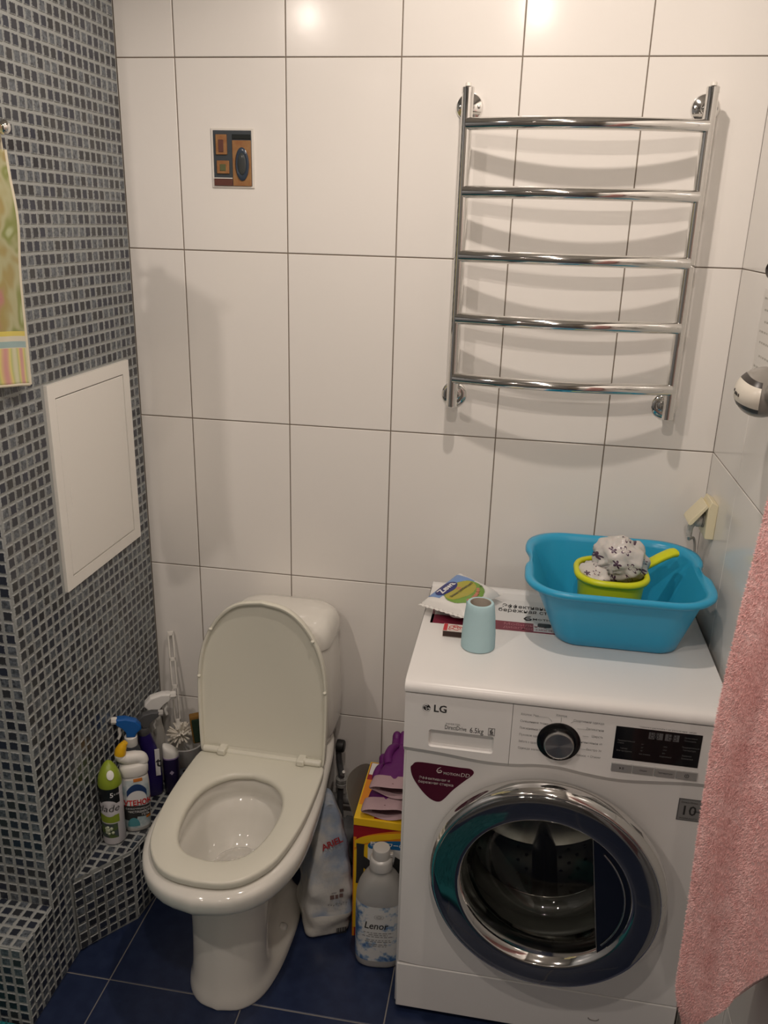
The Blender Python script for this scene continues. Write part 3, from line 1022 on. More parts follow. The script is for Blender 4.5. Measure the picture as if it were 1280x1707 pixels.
MB().lathe([(0.1695, 0.0415), (0.1675, 0.0405), (0.1595, 0.0220), (0.1505, -0.004), (0.1480, -0.018)], N_, DM, False, False).build('inner_cone', CHROME, wm, 60, world=True)
GLASS = bpy.data.materials.new('door_glass')
GLASS.use_nodes = True
_nt = GLASS.node_tree
_nt.nodes.remove(_nt.nodes['Principled BSDF'])
_tr = _nt.nodes.new('ShaderNodeBsdfTransparent')
_tr.inputs[0].default_value = (0.80, 0.82, 0.79, 1)
_gl = _nt.nodes.new('ShaderNodeBsdfGlossy')
_gl.inputs['Roughness'].default_value = 0.02
_fr = _nt.nodes.new('ShaderNodeLayerWeight')
_fr.inputs[0].default_value = 0.5
_pw = _nt.nodes.new('ShaderNodeMath')
_pw.operation = 'POWER'
_pw.inputs[1].default_value = 3.5
_nt.links.new(_fr.outputs['Facing'], _pw.inputs[0])
_ad = _nt.nodes.new('ShaderNodeMath')
_ad.operation = 'MULTIPLY_ADD'
_ad.inputs[1].default_value = 0.55
_ad.inputs[2].default_value = 0.045
_nt.links.new(_pw.outputs[0], _ad.inputs[0])
_ms = _nt.nodes.new('ShaderNodeMixShader')
_nt.links.new(_ad.outputs[0], _ms.inputs[0])
_nt.links.new(_tr.outputs[0], _ms.inputs[1])
_nt.links.new(_gl.outputs[0], _ms.inputs[2])
_nt.links.new(_ms.outputs[0], _nt.nodes['Material Output'].inputs[0])
MB().lathe([(0.1487, -0.014), (0.1465, -0.03), (0.142, -0.055), (0.130, -0.075), (0.112, -0.090), (0.075, -0.0995), (0.035, -0.1025), (0.0, -0.1030)], N_, DM, False, False).build('door_glass', GLASS, wm, 180, world=True)
# handle infill at the right side of the opening: cut by a chord
ch = 0.098
pts2 = []
a1 = math.acos(ch / 0.168)
for k in range(21):
    a = -a1 + 2 * a1 * k / 20
    pts2.append((0.168 * math.cos(a), 0.168 * math.sin(a)))
M2 = DM @ Matrix.Translation((0, 0, 0.012)) @ Matrix.Rotation(0.13, 4, 'Z')
grip = MB().prism(pts2, M2, 0.020).build('door_handle', mat('handle_navy', (0.004, 0.007, 0.016), 0.12, spec=0.8), dring, 40, bevel=0.0015, world=True)
arc = []
for k in range(17):
    a = -0.80 + 1.5 * k / 16
    arc.append(M2 @ Vector((0.1535 * math.cos(a), 0.1535 * math.sin(a), 0.0215)))
MB().tube(arc, 0.0022, 8).build('handle_trim', DULL_STEEL, dring, 60, world=True)
MB().tube([M2 @ Vector((ch, -0.13, 0.0205)), M2 @ Vector((ch, 0.13, 0.0205))], 0.0010, 6).build('handle_edge', DULL_STEEL, dring, 60, world=True)
# rubber gasket, tub and drum behind the glass
DB = front(DCX, WF, DCZ)
RUB = mat('gasket_rubber', (0.06, 0.06, 0.055), 0.4)
MB().lathe([(0.192, -0.012), (0.178, -0.010), (0.170, -0.022), (0.166, -0.050), (0.172, -0.062), (0.160, -0.075), (0.150, -0.092), (0.158, -0.10)], 64, DB, False, False).build('gasket', RUB, wm, 180, world=True)
DRUM = mat('drum_steel', (0.68, 0.68, 0.66), 0.17, 1.0)
drum = MB().lathe([(0.156, -0.098), (0.166, -0.104), (0.235, -0.125), (0.236, -0.36), (0.18, -0.395), (0.06, -0.385), (0.0, -0.385)], 64, DB, False, False).build('drum', DRUM, wm, 40, world=True)
MB().lathe([(0.152, -0.0965), (0.1575, -0.0955), (0.161, -0.099), (0.157, -0.103)], 64, DB, False, False).build('drum_lip', CHROME, drum, 180, world=True)
holes = MB()
for a in np.arange(0, 2 * math.pi, 2 * math.pi / 36):
    if (a % (2 * math.pi / 3)) < 0.25:
        continue
    for k in range(9):
        dd = -0.15 - 0.024 * k
        aa = a + (0.087 if k % 2 else 0)
        c = DB @ Vector((0.2345 * math.cos(aa), 0.2345 * math.sin(aa), dd))
        tx = (DB.to_3x3() @ Vector((-math.sin(aa), math.cos(aa), 0)))
        ty = DB.to_3x3() @ Vector((0, 0, 1))
        holes.add([c + (tx * math.cos(q) + ty * math.sin(q)) * 0.0046 for q in np.arange(0, 6.28, 1.05)], [tuple(range(6))])
for rr, n in ((0.05, 8), (0.085, 14), (0.12, 20), (0.15, 26)):
    for q in range(n):
        a = 2 * math.pi * q / n
        c = DB @ Vector((rr * math.cos(a), rr * math.sin(a), -0.3825 if rr < 0.07 else (-0.3845 - 0.0 * rr)))
        holes.add([c + DB.to_3x3() @ Vector((math.cos(z), math.sin(z), 0)) * 0.0046 for z in np.arange(0, 6.28, 1.05)], [tuple(range(6))])
holes.build('drum_holes', BLACK, drum, 0, world=True, clean=False, kind='stuff')
for q in range(3):
    a = 0.62 + q * 2 * math.pi / 3
    Ml = DB @ Matrix.Rotation(a, 4, 'Z')
    MB().loft([[Ml @ Vector(p) for p in ((0.234, -0.03, d), (0.195 - k_, -0.010, d), (0.19 - k_, 0, d), (0.195 - k_, 0.010, d), (0.234, 0.03, d))] for d, k_ in ((-0.14, 0.0), (-0.22, 0.012), (-0.35, 0.0))]).build('drum_paddle', BLACK, drum, 40, world=True)

# ================================================================== chrome towel rail
rail = thing('towel_rail', 'chrome ladder towel rail with five curved bars on the white wall', 'towel rail', (0.884, 0, 1.281))
PX, PD, PR = (0.6475, 1.1205), 0.061, 0.0118
for px_, zt in ((PX[0], 1.936), (PX[1], 1.938)):
    post = MB().lathe([(PR - 0.002, 0), (PR, 0.0015), (PR, zt - 1.281 - 0.012), (PR + 0.0008, zt - 1.281 - 0.012), (PR + 0.0008, zt - 1.281 - 0.002), (PR - 0.001, zt - 1.281)], 24, Matrix.Translation((px_, -PD, 1.281))).build('post', CHROME, rail, 40, world=True)
    MB().lathe([(0.0062, 0), (0.0062, 0.006), (0.005, 0.0075)], 16, Matrix.Translation((px_, -PD, zt))).build('vent_cap', mat('milky_cap', (0.75, 0.72, 0.66), 0.4), post, 40, world=True)
for zb in (1.867, 1.7375, 1.6095, 1.4785, 1.3475):
    pth = []
    for k in range(33):
        s = -1 + 2 * k / 32
        pth.append((0.884 + s * 0.234, -(PD + 0.004) - 0.037 * (1 - s * s), zb))
    MB().tube(pth, 0.0124, 20).build('bar', CHROME, rail, 60, world=True)
for px_ in PX:
    for zf, low_ in ((1.905, False), (1.3005, True)):
        Mf = front(px_, 0, zf)
        if low_:
            f_ = MB().lathe([(0.0285, 0.0), (0.0285, 0.003), (0.0255, 0.006), (0.021, 0.007), (0.0200, 0.004), (0.0165, 0.004), (0.0155, 0.010), (0.0120, 0.012), (0.010, 0.012), (0.010, 0.055)], 36, Mf).build('flange', CHROME, rail, 35, world=True)
            MB().lathe([(0.0125, 0.012), (0.0125, 0.030)], 6, Mf).build('nut', DULL_STEEL, f_, 20, world=True)
        else:
            f_ = MB().lathe([(0.0285, 0.0), (0.0285, 0.002), (0.0265, 0.006), (0.018, 0.010), (0.011, 0.012), (0.0085, 0.016), (0.0085, 0.055)], 36, Mf).build('flange', CHROME, rail, 35, world=True)
            for sx in (-1, 1):
                MB().lathe([(0.0038, 0.006), (0.0038, 0.0098), (0.002, 0.0108)], 12, front(px_ + sx * 0.0195, 0, zf)).build('screw', DULL_STEEL, f_, 40, world=True)

# ================================================================== basin, scoop, shower cap
BLUE = mat('blue_plastic', (0.03, 0.36, 0.60), 0.30, sss=0.05)
basin = thing('basin', 'large sky-blue plastic basin standing on the washing machine', 'basin', (1.035, -0.22, 0.8505))
bz = 0.8513
rc = (1.0285, -0.2325)
R0 = lambda hx, hy, r, z, cx=rc[0], cy=rc[1]: rrect(cx, cy, hx, hy, r, z, 9)


def waisted(ring, amt):
    """grip notches in the short sides of the rim"""
    out = []
    for p in ring:
        e = math.exp(-((p.y - rc[1] - 0.012) / 0.036) ** 4)
        s = 1 if p.x > rc[0] else -1
        near = max(0.0, (abs(p.x - rc[0]) - 0.12) / 0.07)
        out.append(Vector((p.x - s * amt * e * min(near, 1), p.y, p.z - 0.2 * amt * e * min(near, 1))))
    return out


rim_z = 0.998


def dens(ring):
    """extra points along straight sides"""
    out = []
    n = len(ring)
    for i in range(n):
        a, c = ring[i], ring[(i + 1) % n]
        k = max(1, int((c - a).length / 0.012))
        for q in range(k):
            out.append(a.lerp(c, q / k))
    return out


def bring(hx, hy, r, z, cx=rc[0], cy=rc[1]):
    # constant number of points: sample the superellipse-like outline by angle
    base = dens(rrect(cx, cy, hx, hy, r, z, 10))
    P = np.array([tuple(p) for p in base] + [tuple(base[0])])
    d = np.r_[0, np.cumsum(np.linalg.norm(np.diff(P, axis=0), axis=1))]
    s = np.linspace(0, d[-1], 121)[:-1]
    return [Vector((np.interp(q, d, P[:, 0]), np.interp(q, d, P[:, 1]), z)) for q in s]


cbx, cby = 1.0375, -0.217
outer = [bring(0.121, 0.114, 0.045, bz, cbx, cby), bring(0.126, 0.119, 0.047, bz + 0.004, cbx, cby)]
for k in range(1, 7):
    q = k / 6
    outer.append(bring(0.126 + 0.046 * q, 0.119 + 0.044 * q, 0.047 + 0.035 * q, bz + 0.004 + (rim_z - 0.010 - bz - 0.004) * q, cbx + (rc[0] - cbx) * q, cby + (rc[1] - cby) * q))
rimr = [waisted(bring(0.176, 0.167, 0.085, rim_z - 0.013), 0.0), waisted(bring(0.186, 0.176, 0.09, rim_z - 0.013), 0.007), waisted(bring(0.190, 0.180, 0.092, rim_z - 0.007), 0.009), waisted(bring(0.188, 0.178, 0.091, rim_z), 0.010), waisted(bring(0.180, 0.170, 0.088, rim_z + 0.001), 0.006), waisted(bring(0.172, 0.163, 0.084, rim_z - 0.004), -0.004)]
inner = []
for k in range(6, -1, -1):
    q = k / 6
    inner.append(bring(0.123 + 0.046 * q, 0.116 + 0.044 * q, 0.045 + 0.035 * q, bz + 0.006 + (rim_z - 0.012 - bz - 0.006) * q, cbx + (rc[0] - cbx) * q, cby + (rc[1] - cby) * q))
MB().loft(outer + rimr[:0], True, False).build('bowl', BLUE, basin, 60, world=True)
MB().loft([outer[-1]] + rimr + [inner[0]], False, False).build('rim', BLUE, basin, 80, world=True)
MB().loft(inner, False, True).build('inside', BLUE, basin, 60, world=True)

LIME = mat('lime_plastic', (0.62, 0.66, 0.012), 0.33, sss=0.05)
sc_c = (1.0215, -0.226)
scoop = thing('scoop', 'lime-yellow plastic dipper with a handle standing inside the blue basin', 'scoop', (sc_c[0], sc_c[1], bz + 0.007))
sz0, sz1 = bz + 0.0072, 0.985
SR = lambda hx, hy, r, z, dx=0.0: rrect(sc_c[0] + dx, sc_c[1], hx, hy, r, z, 8)
MB().loft([SR(0.055, 0.055, 0.04, sz0), SR(0.060, 0.060, 0.044, sz0 + 0.004), SR(0.069, 0.069, 0.055, sz1 - 0.012)], True, False).build('cup', LIME, scoop, 60, world=True)
MB().loft([SR(0.067, 0.067, 0.053, sz1 - 0.012), SR(0.058, 0.058, 0.042, sz0 + 0.006)], False, True).build('cup_inside', LIME, scoop, 60, world=True)
MB().torus_loft([SR(0.069, 0.069, 0.055, sz1 - 0.012), SR(0.0765, 0.0765, 0.06, sz1 - 0.012), SR(0.079, 0.079, 0.062, sz1 - 0.006), SR(0.0765, 0.0765, 0.06, sz1), SR(0.069, 0.069, 0.055, sz1 + 0.001), SR(0.066, 0.066, 0.053, sz1 - 0.004)]).build('lip', LIME, scoop, 80, world=True)
hp = catmull([(1.080, -0.190, 0.978), (1.105, -0.178, 0.989), (1.130, -0.166, 1.001), (1.150, -0.158, 1.009), (1.1625, -0.154, 1.011)], 5)
hd = Vector((0.9, 0.42, 0)).normalized()
hs = Vector((-hd.y, hd.x, 0))
rings = []
for i, p in enumerate(hp):
    wv = 0.0135 + 0.002 * i / len(hp)
    tk = 0.007
    e = 0.75 if i in (0, len(hp) - 1) else 1
    rings.append([Vector(p) + hs * (wv * e * math.cos(a)) + Vector((0, 0, tk * e * math.sin(a) * (1 if math.sin(a) > 0 else 1.6))) for a in np.linspace(0, 2 * math.pi, 17)[:-1]])
hnd = MB().loft(rings).build('handle', LIME, scoop, 60, world=True)

CAPM = mat('cap_film', (0.70, 0.68, 0.64), 0.30, sss=0.1, bump=(55, 0.35, 0.004))
_nt = CAPM.node_tree
_b = _nt.nodes['Principled BSDF']


def flower_print(nt, bsdf, base, ink, scale, size, petals=5, seedoff=0.0):
    N, L = nt.nodes, nt.links
    tc = N.new('ShaderNodeTexCoord')
    mp = N.new('ShaderNodeMapping')
    mp.inputs['Scale'].default_value = (scale, scale, scale)
    mp.inputs['Location'].default_value = (seedoff, seedoff * 0.7, 0)
    L.new(tc.outputs['UV'], mp.inputs['Vector'])
    vo = N.new('ShaderNodeTexVoronoi')
    vo.voronoi_dimensions = '2D'
    vo.inputs['Scale'].default_value = 1
    vo.inputs['Randomness'].default_value = 0.7
    L.new(mp.outputs['Vector'], vo.inputs['Vector'])
    sb = N.new('ShaderNodeVectorMath')
    sb.operation = 'SUBTRACT'
    L.new(mp.outputs['Vector'], sb.inputs[0])
    L.new(vo.outputs['Position'], sb.inputs[1])
    se = N.new('ShaderNodeSeparateXYZ')
    L.new(sb.outputs[0], se.inputs[0])

    def mt(op, a, c=None):
        q = N.new('ShaderNodeMath')
        q.operation = op
        for i, v in enumerate((a, c)):
            if v is None:
                continue
            if isinstance(v, (int, float)):
                q.inputs[i].default_value = v
            else:
                L.new(v, q.inputs[i])
        return q.outputs[0]
    ang = mt('ARCTAN2', se.outputs[1], se.outputs[0])
    ph = N.new('ShaderNodeSeparateColor')
    L.new(vo.outputs['Color'], ph.inputs[0])
    pet = mt('ABSOLUTE', mt('COSINE', mt('ADD', mt('MULTIPLY', ang, petals / 2), mt('MULTIPLY', ph.outputs[0], 6.28))))
    rlim = mt('MULTIPLY', mt('ADD', mt('MULTIPLY', pet, 0.8), 0.22), mt('MULTIPLY', mt('ADD', mt('MULTIPLY', ph.outputs[1], 0.7), 0.6), size))
    rr = mt('SQRT', mt('ADD', mt('POWER', se.outputs[0], 2), mt('POWER', se.outputs[1], 2)))
    fill = mt('LESS_THAN', rr, rlim)
    ring = mt('MULTIPLY', fill, mt('GREATER_THAN', rr, mt('MULTIPLY', rlim, 0.72)))
    solid = mt('GREATER_THAN', ph.outputs[2], 0.45)
    msk = mt('ADD', mt('MULTIPLY', fill, solid), mt('MULTIPLY', ring, mt('SUBTRACT', 1.0, solid)))
    mx = N.new('ShaderNodeMix')
    mx.data_type = 'RGBA'
    L.new(msk, mx.inputs[0])
    mx.inputs[6].default_value = (*base, 1)
    mx.inputs[7].default_value = (*ink, 1)
    L.new(mx.outputs[2], bsdf.inputs['Base Color'])


flower_print(_nt, _b, (0.58, 0.56, 0.53), (0.085, 0.045, 0.08), 3.4, 0.34, seedoff=1.3)


def blob_mesh(c, r, M, f, nu=72, nv=40, name='blob'):
    """crumpled closed bag: direction -> radius by f(unit vector); u, v become UVs"""
    vs, fs, uv = [], [], []
    for j in range(nv + 1):
        th = math.pi * j / nv
        for i in range(nu):
            ph = 2 * math.pi * i / nu
            d = Vector((math.sin(th) * math.cos(ph), math.sin(th) * math.sin(ph), math.cos(th)))
            k = f(d)
            p = Vector((d.x * r[0], d.y * r[1], d.z * r[2])) * k
            vs.append(tuple(M @ (Vector(c) + p)))
            uv.append((d.x * 0.5 + 0.5 + 0.2 * d.z, d.z * 0.5 + 0.5 + 0.15 * d.y))
    for j in range(nv):
        for i in range(nu):
            a, b_ = j * nu + i, j * nu + (i + 1) % nu
            fs.append((a, b_, b_ + nu, a + nu))
    me = bpy.data.meshes.new(name)
    me.from_pydata(vs, [], fs)
    ul = me.uv_layers.new(name='UVMap')
    for l in me.loops:
        ul.data[l.index].uv = uv[l.vertex_index]
    return me


from mathutils import noise as mnoise


def cap_f(d):
    p = Vector((d.x * 2.2, d.y * 2.2, d.z * 2.2))
    k = 1.0 + 0.16 * mnoise.noise(p) + 0.06 * mnoise.noise(p * 2.7)
    # pleats running in to the elastic at the lower left
    ax = Vector((-0.75, -0.3, -0.6)).normalized()
    t_ = d.dot(ax)
    if t_ > 0.1:
        e = d - ax * t_
        a = math.atan2(e.x, e.z)
        k *= 1 - 0.13 * (t_ - 0.1) * (1 + math.sin(11 * a + 2 * mnoise.noise(p)))
    return k


me = blob_mesh((0, 0, 0), (0.060, 0.050, 0.050), Matrix.Translation((1.0375, -0.216, 1.006)) @ Matrix.Rotation(0.25, 4, 'Y'), cap_f)
me.materials.append(CAPM)
scap = link('shower_cap', me, None, 180)
props(scap, 'crumpled white flower-print shower cap stuffed in the lime dipper', 'shower cap')
me2 = blob_mesh((0, 0, 0), (0.040, 0.045, 0.028), Matrix.Translation((0.990, -0.232, 0.972)), lambda d: 1.0 + 0.22 * mnoise.noise(Vector((d.x * 3, d.y * 3 + 4, d.z * 3))), 48, 24, 'cap_hem')
me2.materials.append(CAPM)
hem = link('cap_hem', me2, None, 180)
hem.parent = scap

# ================================================================== things on the lid, left
PAPER = mat('pale_blue_paper', (0.43, 0.62, 0.66), 0.9, bump=(700, 0.5, 0.001))
roll = thing('paper_roll', 'pale blue toilet paper roll wound into a cone on the washer lid', 'toilet paper', (0.7545, -0.379, 0.8505))
MR = Matrix.Translation((0.7545, -0.379, 0.8512))
MB().lathe([(0.030, 0.0), (0.0345, 0.0012), (0.0350, 0.008), (0.0345, 0.03), (0.0325, 0.06), (0.0295, 0.088), (0.0278, 0.097), (0.0262, 0.0992), (0.0215, 0.0995)], 48, MR, True, False).build('paper', PAPER, roll, 50, world=True)
MB().lathe([(0.0217, 0.0995), (0.0208, 0.099), (0.0205, 0.02)], 40, MR, False, True).build('cardboard_core', mat('core_card', (0.44, 0.39, 0.33), 0.9), roll, 50, label='grey-brown cardboard core', world=True)
fl = [(-0.0200, -0.0215), (-0.0285, -0.008)]
b = MB()
b.add([(0.7545 - 0.0255, -0.379 - 0.0135, 0.930), (0.7545 - 0.0285, -0.379 + 0.002, 0.930), (0.7545 - 0.0300, -0.379 + 0.001, 0.9555), (0.7545 - 0.0235, -0.379 - 0.0165, 0.944)], [(0, 1, 2, 3)])
b.build('loose_flap', PAPER, roll, 0, world=True)

mb_ = thing('matchbox', 'small red and white matchbox with dark striker side beside the blue paper roll', 'matchbox', (0.705, -0.335, 0.8505))
bx = MB().box((0.678, -0.3515, 0.8512), (0.729, -0.318, 0.8648)).build('sleeve', mat('matchbox_white', (0.62, 0.55, 0.50), 0.5), mb_, 0, world=True)
MB().box((0.679, -0.3519, 0.8520), (0.7285, -0.3514, 0.8640)).build('striker', mat('striker_brown', (0.045, 0.025, 0.02), 0.8), mb_, 0, label='dark brown striker strip', world=True)
RED = mat('print_red', (0.50, 0.02, 0.03), 0.45)
MB().box((0.679, -0.3505, 0.8648), (0.687, -0.319, 0.8651)).build('red_panel', RED, bx, 0, world=True)
b = MB()
for k, (cx_, cy_, r_) in enumerate(((0.697, -0.333, 0.006), (0.707, -0.337, 0.008), (0.704, -0.328, 0.005), (0.713, -0.334, 0.0055), (0.694, -0.342, 0.004))):
    b.tube([(cx_ + r_ * math.cos(a), cy_ + r_ * math.sin(a), 0.8651) for a in np.linspace(0, 5.2, 14)], 0.0007, 4)
b.build('red_emblem', RED, bx, 0, world=True)

# crumpled tissues under the wipes
PW = mat('tissue_white', (0.70, 0.68, 0.65), 0.9, bump=(90, 0.6, 0.002))
tis = blob_mesh((0, 0, 0), (0.052, 0.048, 0.009), Matrix.Translation((0.702, -0.222, 0.8610)), lambda d: 1.0 + 0.3 * mnoise.noise(Vector((d.x * 3.1, d.y * 3.1, d.z * 0.8 + 2))), 48, 20, 'tissue')
tis.materials.append(PW)
o = link('tissue', tis, None, 40)
props(o, 'crumpled white paper tissue squashed under the moist wipes pack', 'tissue')

# wipes pack: a pillow pouch with crimped ends, lying tilted on the tissue
wp = thing('wipes_pack', 'white pouch of moist toilet tissue with blue oval logo and green print', 'wipes', (0.705, -0.207, 0.879), rot=(Matrix.Rotation(math.radians(63), 4, 'Z') @ Matrix.Rotation(math.radians(4), 4, 'X') @ Matrix.Rotation(math.radians(-3), 4, 'Y')).to_3x3())
WHT = mat('pouch_white', (0.74, 0.73, 0.70), 0.35, bump=(70, 0.35, 0.002))
wl, ww, wt_ = 0.077, 0.056, 0.0165


def pouch(u, v, top=True):
    """u,v in -1..1; returns local point of the pillow surface"""
    k = (1 - abs(u) ** 6) * (1 - abs(v) ** 4)
    z = wt_ * (max(k, 0) ** 0.5)
    x = u * wl
    y = v * ww * (1 + 0.06 * abs(u) ** 4)
    z *= 1 + 0.10 * mnoise.noise(Vector((u * 3, v * 3, 0.3)))
    return Vector((x, y, (z if top else -0.55 * z) + 0.006 * u * v))


def pouch_patch(u0, u1, v0, v1, nu, nv, lift=0.0, top=True, mask=None):
    vs, fs = [], []
    for j in range(nv + 1):
        for i in range(nu + 1):
            p = pouch(u0 + (u1 - u0) * i / nu, v0 + (v1 - v0) * j / nv, top)
            p.z += lift
            vs.append(p)
    for j in range(nv):
        for i in range(nu):
            if mask and not mask(u0 + (u1 - u0) * (i + 0.5) / nu, v0 + (v1 - v0) * (j + 0.5) / nv):
                continue
            a = j * (nu + 1) + i
            fs.append((a, a + 1, a + nu + 2, a + nu + 1))
    return vs, fs


b = MB()
b.add(*pouch_patch(-1, 1, -1, 1, 28, 20))
b.add(*pouch_patch(-1, 1, -1, 1, 28, 20, 0, False))
for s in (-1, 1):
    vs, fs = [], []
    for i in range(29):
        v = -1.02 + 2.04 * i / 28
        for q in (1.0, 1.10):
            p = pouch(s, max(-1, min(1, v)))
            vs.append((s * wl * q, v * ww * 1.05, p.z + 0.0012 * math.sin(i * 2.2)))
    for i in range(28):
        fs.append((2 * i, 2 * i + 1, 2 * i + 3, 2 * i + 2))
    b.add(vs, fs)
b.build('pouch', WHT, wp, 60)
PBLUE = mat('pouch_blue', (0.17, 0.29, 0.55), 0.35)
b = MB().add(*pouch_patch(-0.78, 0.82, -0.86, 0.93, 50, 40, 0.0005, True, lambda u, v: v > 0.22 - 0.25 * u and -0.74 < u < 0.80))
prb = b.build('blue_print', PBLUE, wp, 60)
PGRN = mat('pouch_green', (0.17, 0.32, 0.05), 0.35)
MB().add(*pouch_patch(-0.80, 0.80, -0.92, 0.80, 60, 44, 0.0008, True, lambda u, v: ((u + 0.02) / 0.74) ** 2 + ((v + 0.14) / 0.70) ** 2 < 1)).build('green_print', PGRN, wp, 60)
MB().add(*pouch_patch(-0.72, 0.70, -0.75, 0.75, 60, 44, 0.0011, True, lambda u, v: ((u + 0.02) / 0.66) ** 2 + ((v - 0.04) / 0.46) ** 2 < 1)).build('yellow_print', mat('pouch_olive', (0.40, 0.36, 0.05), 0.35), wp, 60)
ovl = MB().add(*pouch_patch(-0.68, 0.32, 0.22, 0.95, 50, 50, 0.0015, True, lambda u, v: ((u + 0.18) / 0.46) ** 2 + ((v - 0.58) / 0.32) ** 2 < 1)).build('logo_oval', mat('pouch_navy', (0.02, 0.025, 0.16), 0.35), wp, 60)


def pouch_text(s, size, m, par, u, v, ang, **k):
    me = text_mesh(s, size, 'CENTER', **k)
    R_ = Matrix.Rotation(ang, 4, 'Z')
    for q in me.vertices:
        c = R_ @ q.co
        p = pouch(max(-0.99, min(0.99, u + c.x / wl)), max(-0.99, min(0.99, v + c.y / ww)))
        q.co = p + Vector((0, 0, 0.0026))
    me.materials.append(m)
    link('lettering', me, par, 0)


pouch_text('Zewa', 0.0240, WHITE_INK, ovl, -0.18, 0.58, 0.0, bold=0.03)
pouch_text('Влажная туалетная бумага', 0.0090, INK, prb, 0.0, 0.02, 0.0, bold=0.02, sx=0.76)
pouch_text('42', 0.010, INK, prb, 0.62, -0.38, 0.0)
SKIN = mat('print_peach', (0.50, 0.20, 0.13), 0.45)
b = MB()
for u, v, r_ in ((-0.36, -0.62, 0.006), (-0.22, -0.66, 0.0045), (-0.1, -0.62, 0.005), (0.05, -0.60, 0.0065), (0.18, -0.56, 0.006), (0.30, -0.50, 0.0055), (0.42, -0.40, 0.005), (-0.02, 0.20, 0.0035), (0.04, 0.24, 0.0035), (0.08, 0.16, 0.0035), (0.0, 0.10, 0.003)):
    p = pouch(u, v)
    b.sphere((p.x, p.y, p.z + 0.001), (r_, r_ * 0.8, 0.0012), 10, 6)
b.build('printed_figures', SKIN, prb, 180)

# ================================================================== socket, plug, dryer, wall paper
IV = mat('ivory_plastic', (0.76, 0.69, 0.48), 0.4)
so = thing('wall_socket', 'ivory wall socket with flip cover held open by a plug, in the corner', 'socket', (1.24, -0.10, 1.035))
pl_ = [(1.240, 1.036), (1.222, 1.036), (1.2205, 1.040), (1.2205, 1.108), (1.226, 1.122), (1.240, 1.114)]
MB().loft([[Vector((x, y, z)) for x, z in pl_] for y in (-0.130, -0.062)]).build('housing', IV, so, 40, bevel=0.0015, world=True)
cv = [(1.2215, 1.109), (1.2165, 1.1135), (1.186, 1.0735), (1.184, 1.067), (1.1875, 1.0645), (1.1925, 1.067)]
MB().loft([[Vector((x, y, z)) for x, z in cv] for y in (-0.128, -0.064)]).build('flip_cover', IV, so, 40, bevel=0.001, world=True)
MB().lathe([(0.019, 0), (0.019, 0.003), (0.012, 0.004)], 24, frame3((1.2203, -0.096, 1.072), (0, -1, 0), (0, 0, 1))).build('outlet_face', mat('socket_grey', (0.25, 0.24, 0.21), 0.5), so, 40, world=True)
pg = thing('power_plug', 'grey ribbed power plug and cord hanging under the open socket cover', 'plug', (1.20, -0.097, 1.03))
PG = mat('plug_grey', (0.50, 0.49, 0.46), 0.45)
MB().lathe([(0.0135, 0), (0.0155, 0.004), (0.0155, 0.010), (0.011, 0.016)], 20, frame3((1.2165, -0.097, 1.069), (0, -1, 0), (0, 0, 1))).build('plug_body', PG, pg, 40, world=True)
b = MB()
pth = catmull([(1.204, -0.097, 1.066), (1.197, -0.097, 1.056), (1.1955, -0.097, 1.045), (1.1955, -0.097, 1.030)], 4)
b.tube(pth, [0.0085 - 0.004 * i / len(pth) for i in range(len(pth))], 12)
for k in range(6):
    b.lathe([(0.0062, 0), (0.0062, 0.0016)], 12, Matrix.Translation((1.1955, -0.097, 1.029 + 0.0034 * k)))
b.build('strain_relief', PG, pg, 40, world=True)
MB().tube(catmull([(1.1955, -0.097, 1.031), (1.200, -0.080, 1.016), (1.218, -0.042, 1.006), (1.228, -0.026, 0.97), (1.229, -0.024, 0.90), (1.229, -0.024, 0.80)], 6), 0.003, 8).build('cord', PG, pg, 60, world=True)

DRY_G = mat('dryer_grey', (0.25, 0.235, 0.21), 0.25)
DRY_D = mat('dryer_dark', (0.035, 0.03, 0.027), 0.35)
DRY_W = mat('dryer_cream', (0.70, 0.66, 0.57), 0.3)
hd_ = thing('hair_dryer', 'grey and cream hair dryer hung by a black loop on the tiled wall', 'hair dryer', (1.22, -0.38, 1.40))
dc = Vector((1.1915, -0.492, 1.427))
Md = Matrix.Translation(dc) @ Matrix.Rotation(math.radians(-20), 4, 'Z')
body = MB().sphere((0, 0, 0), (0.0430, 0.070, 0.0405), 32, 20, Md).build('body', DRY_G, hd_, 180, world=True)


def dry_patch(z0, z1, m, name, lift, a0=math.radians(150), a1=math.radians(275), wob=0.0):
    rings = []
    for j in range(9):
        rings.append([])
        for i in range(25):
            a = a0 + (a1 - a0) * i / 24
            q = j / 8
            zz = (z0 + (z1 - z0) * q) + wob * math.sin(i / 24 * 4.5 - 0.3)
            zz = max(-0.96, min(0.96, zz))
            c_ = math.sqrt(1 - zz * zz)
            k = 1 + lift
            rings[-1].append(Md @ Vector((0.0430 * c_ * math.cos(a) * k, 0.070 * c_ * math.sin(a) * k, 0.0405 * zz * k)))
    return MB().loft(rings, False, False, closed=False).build(name, m, body, 180, world=True)


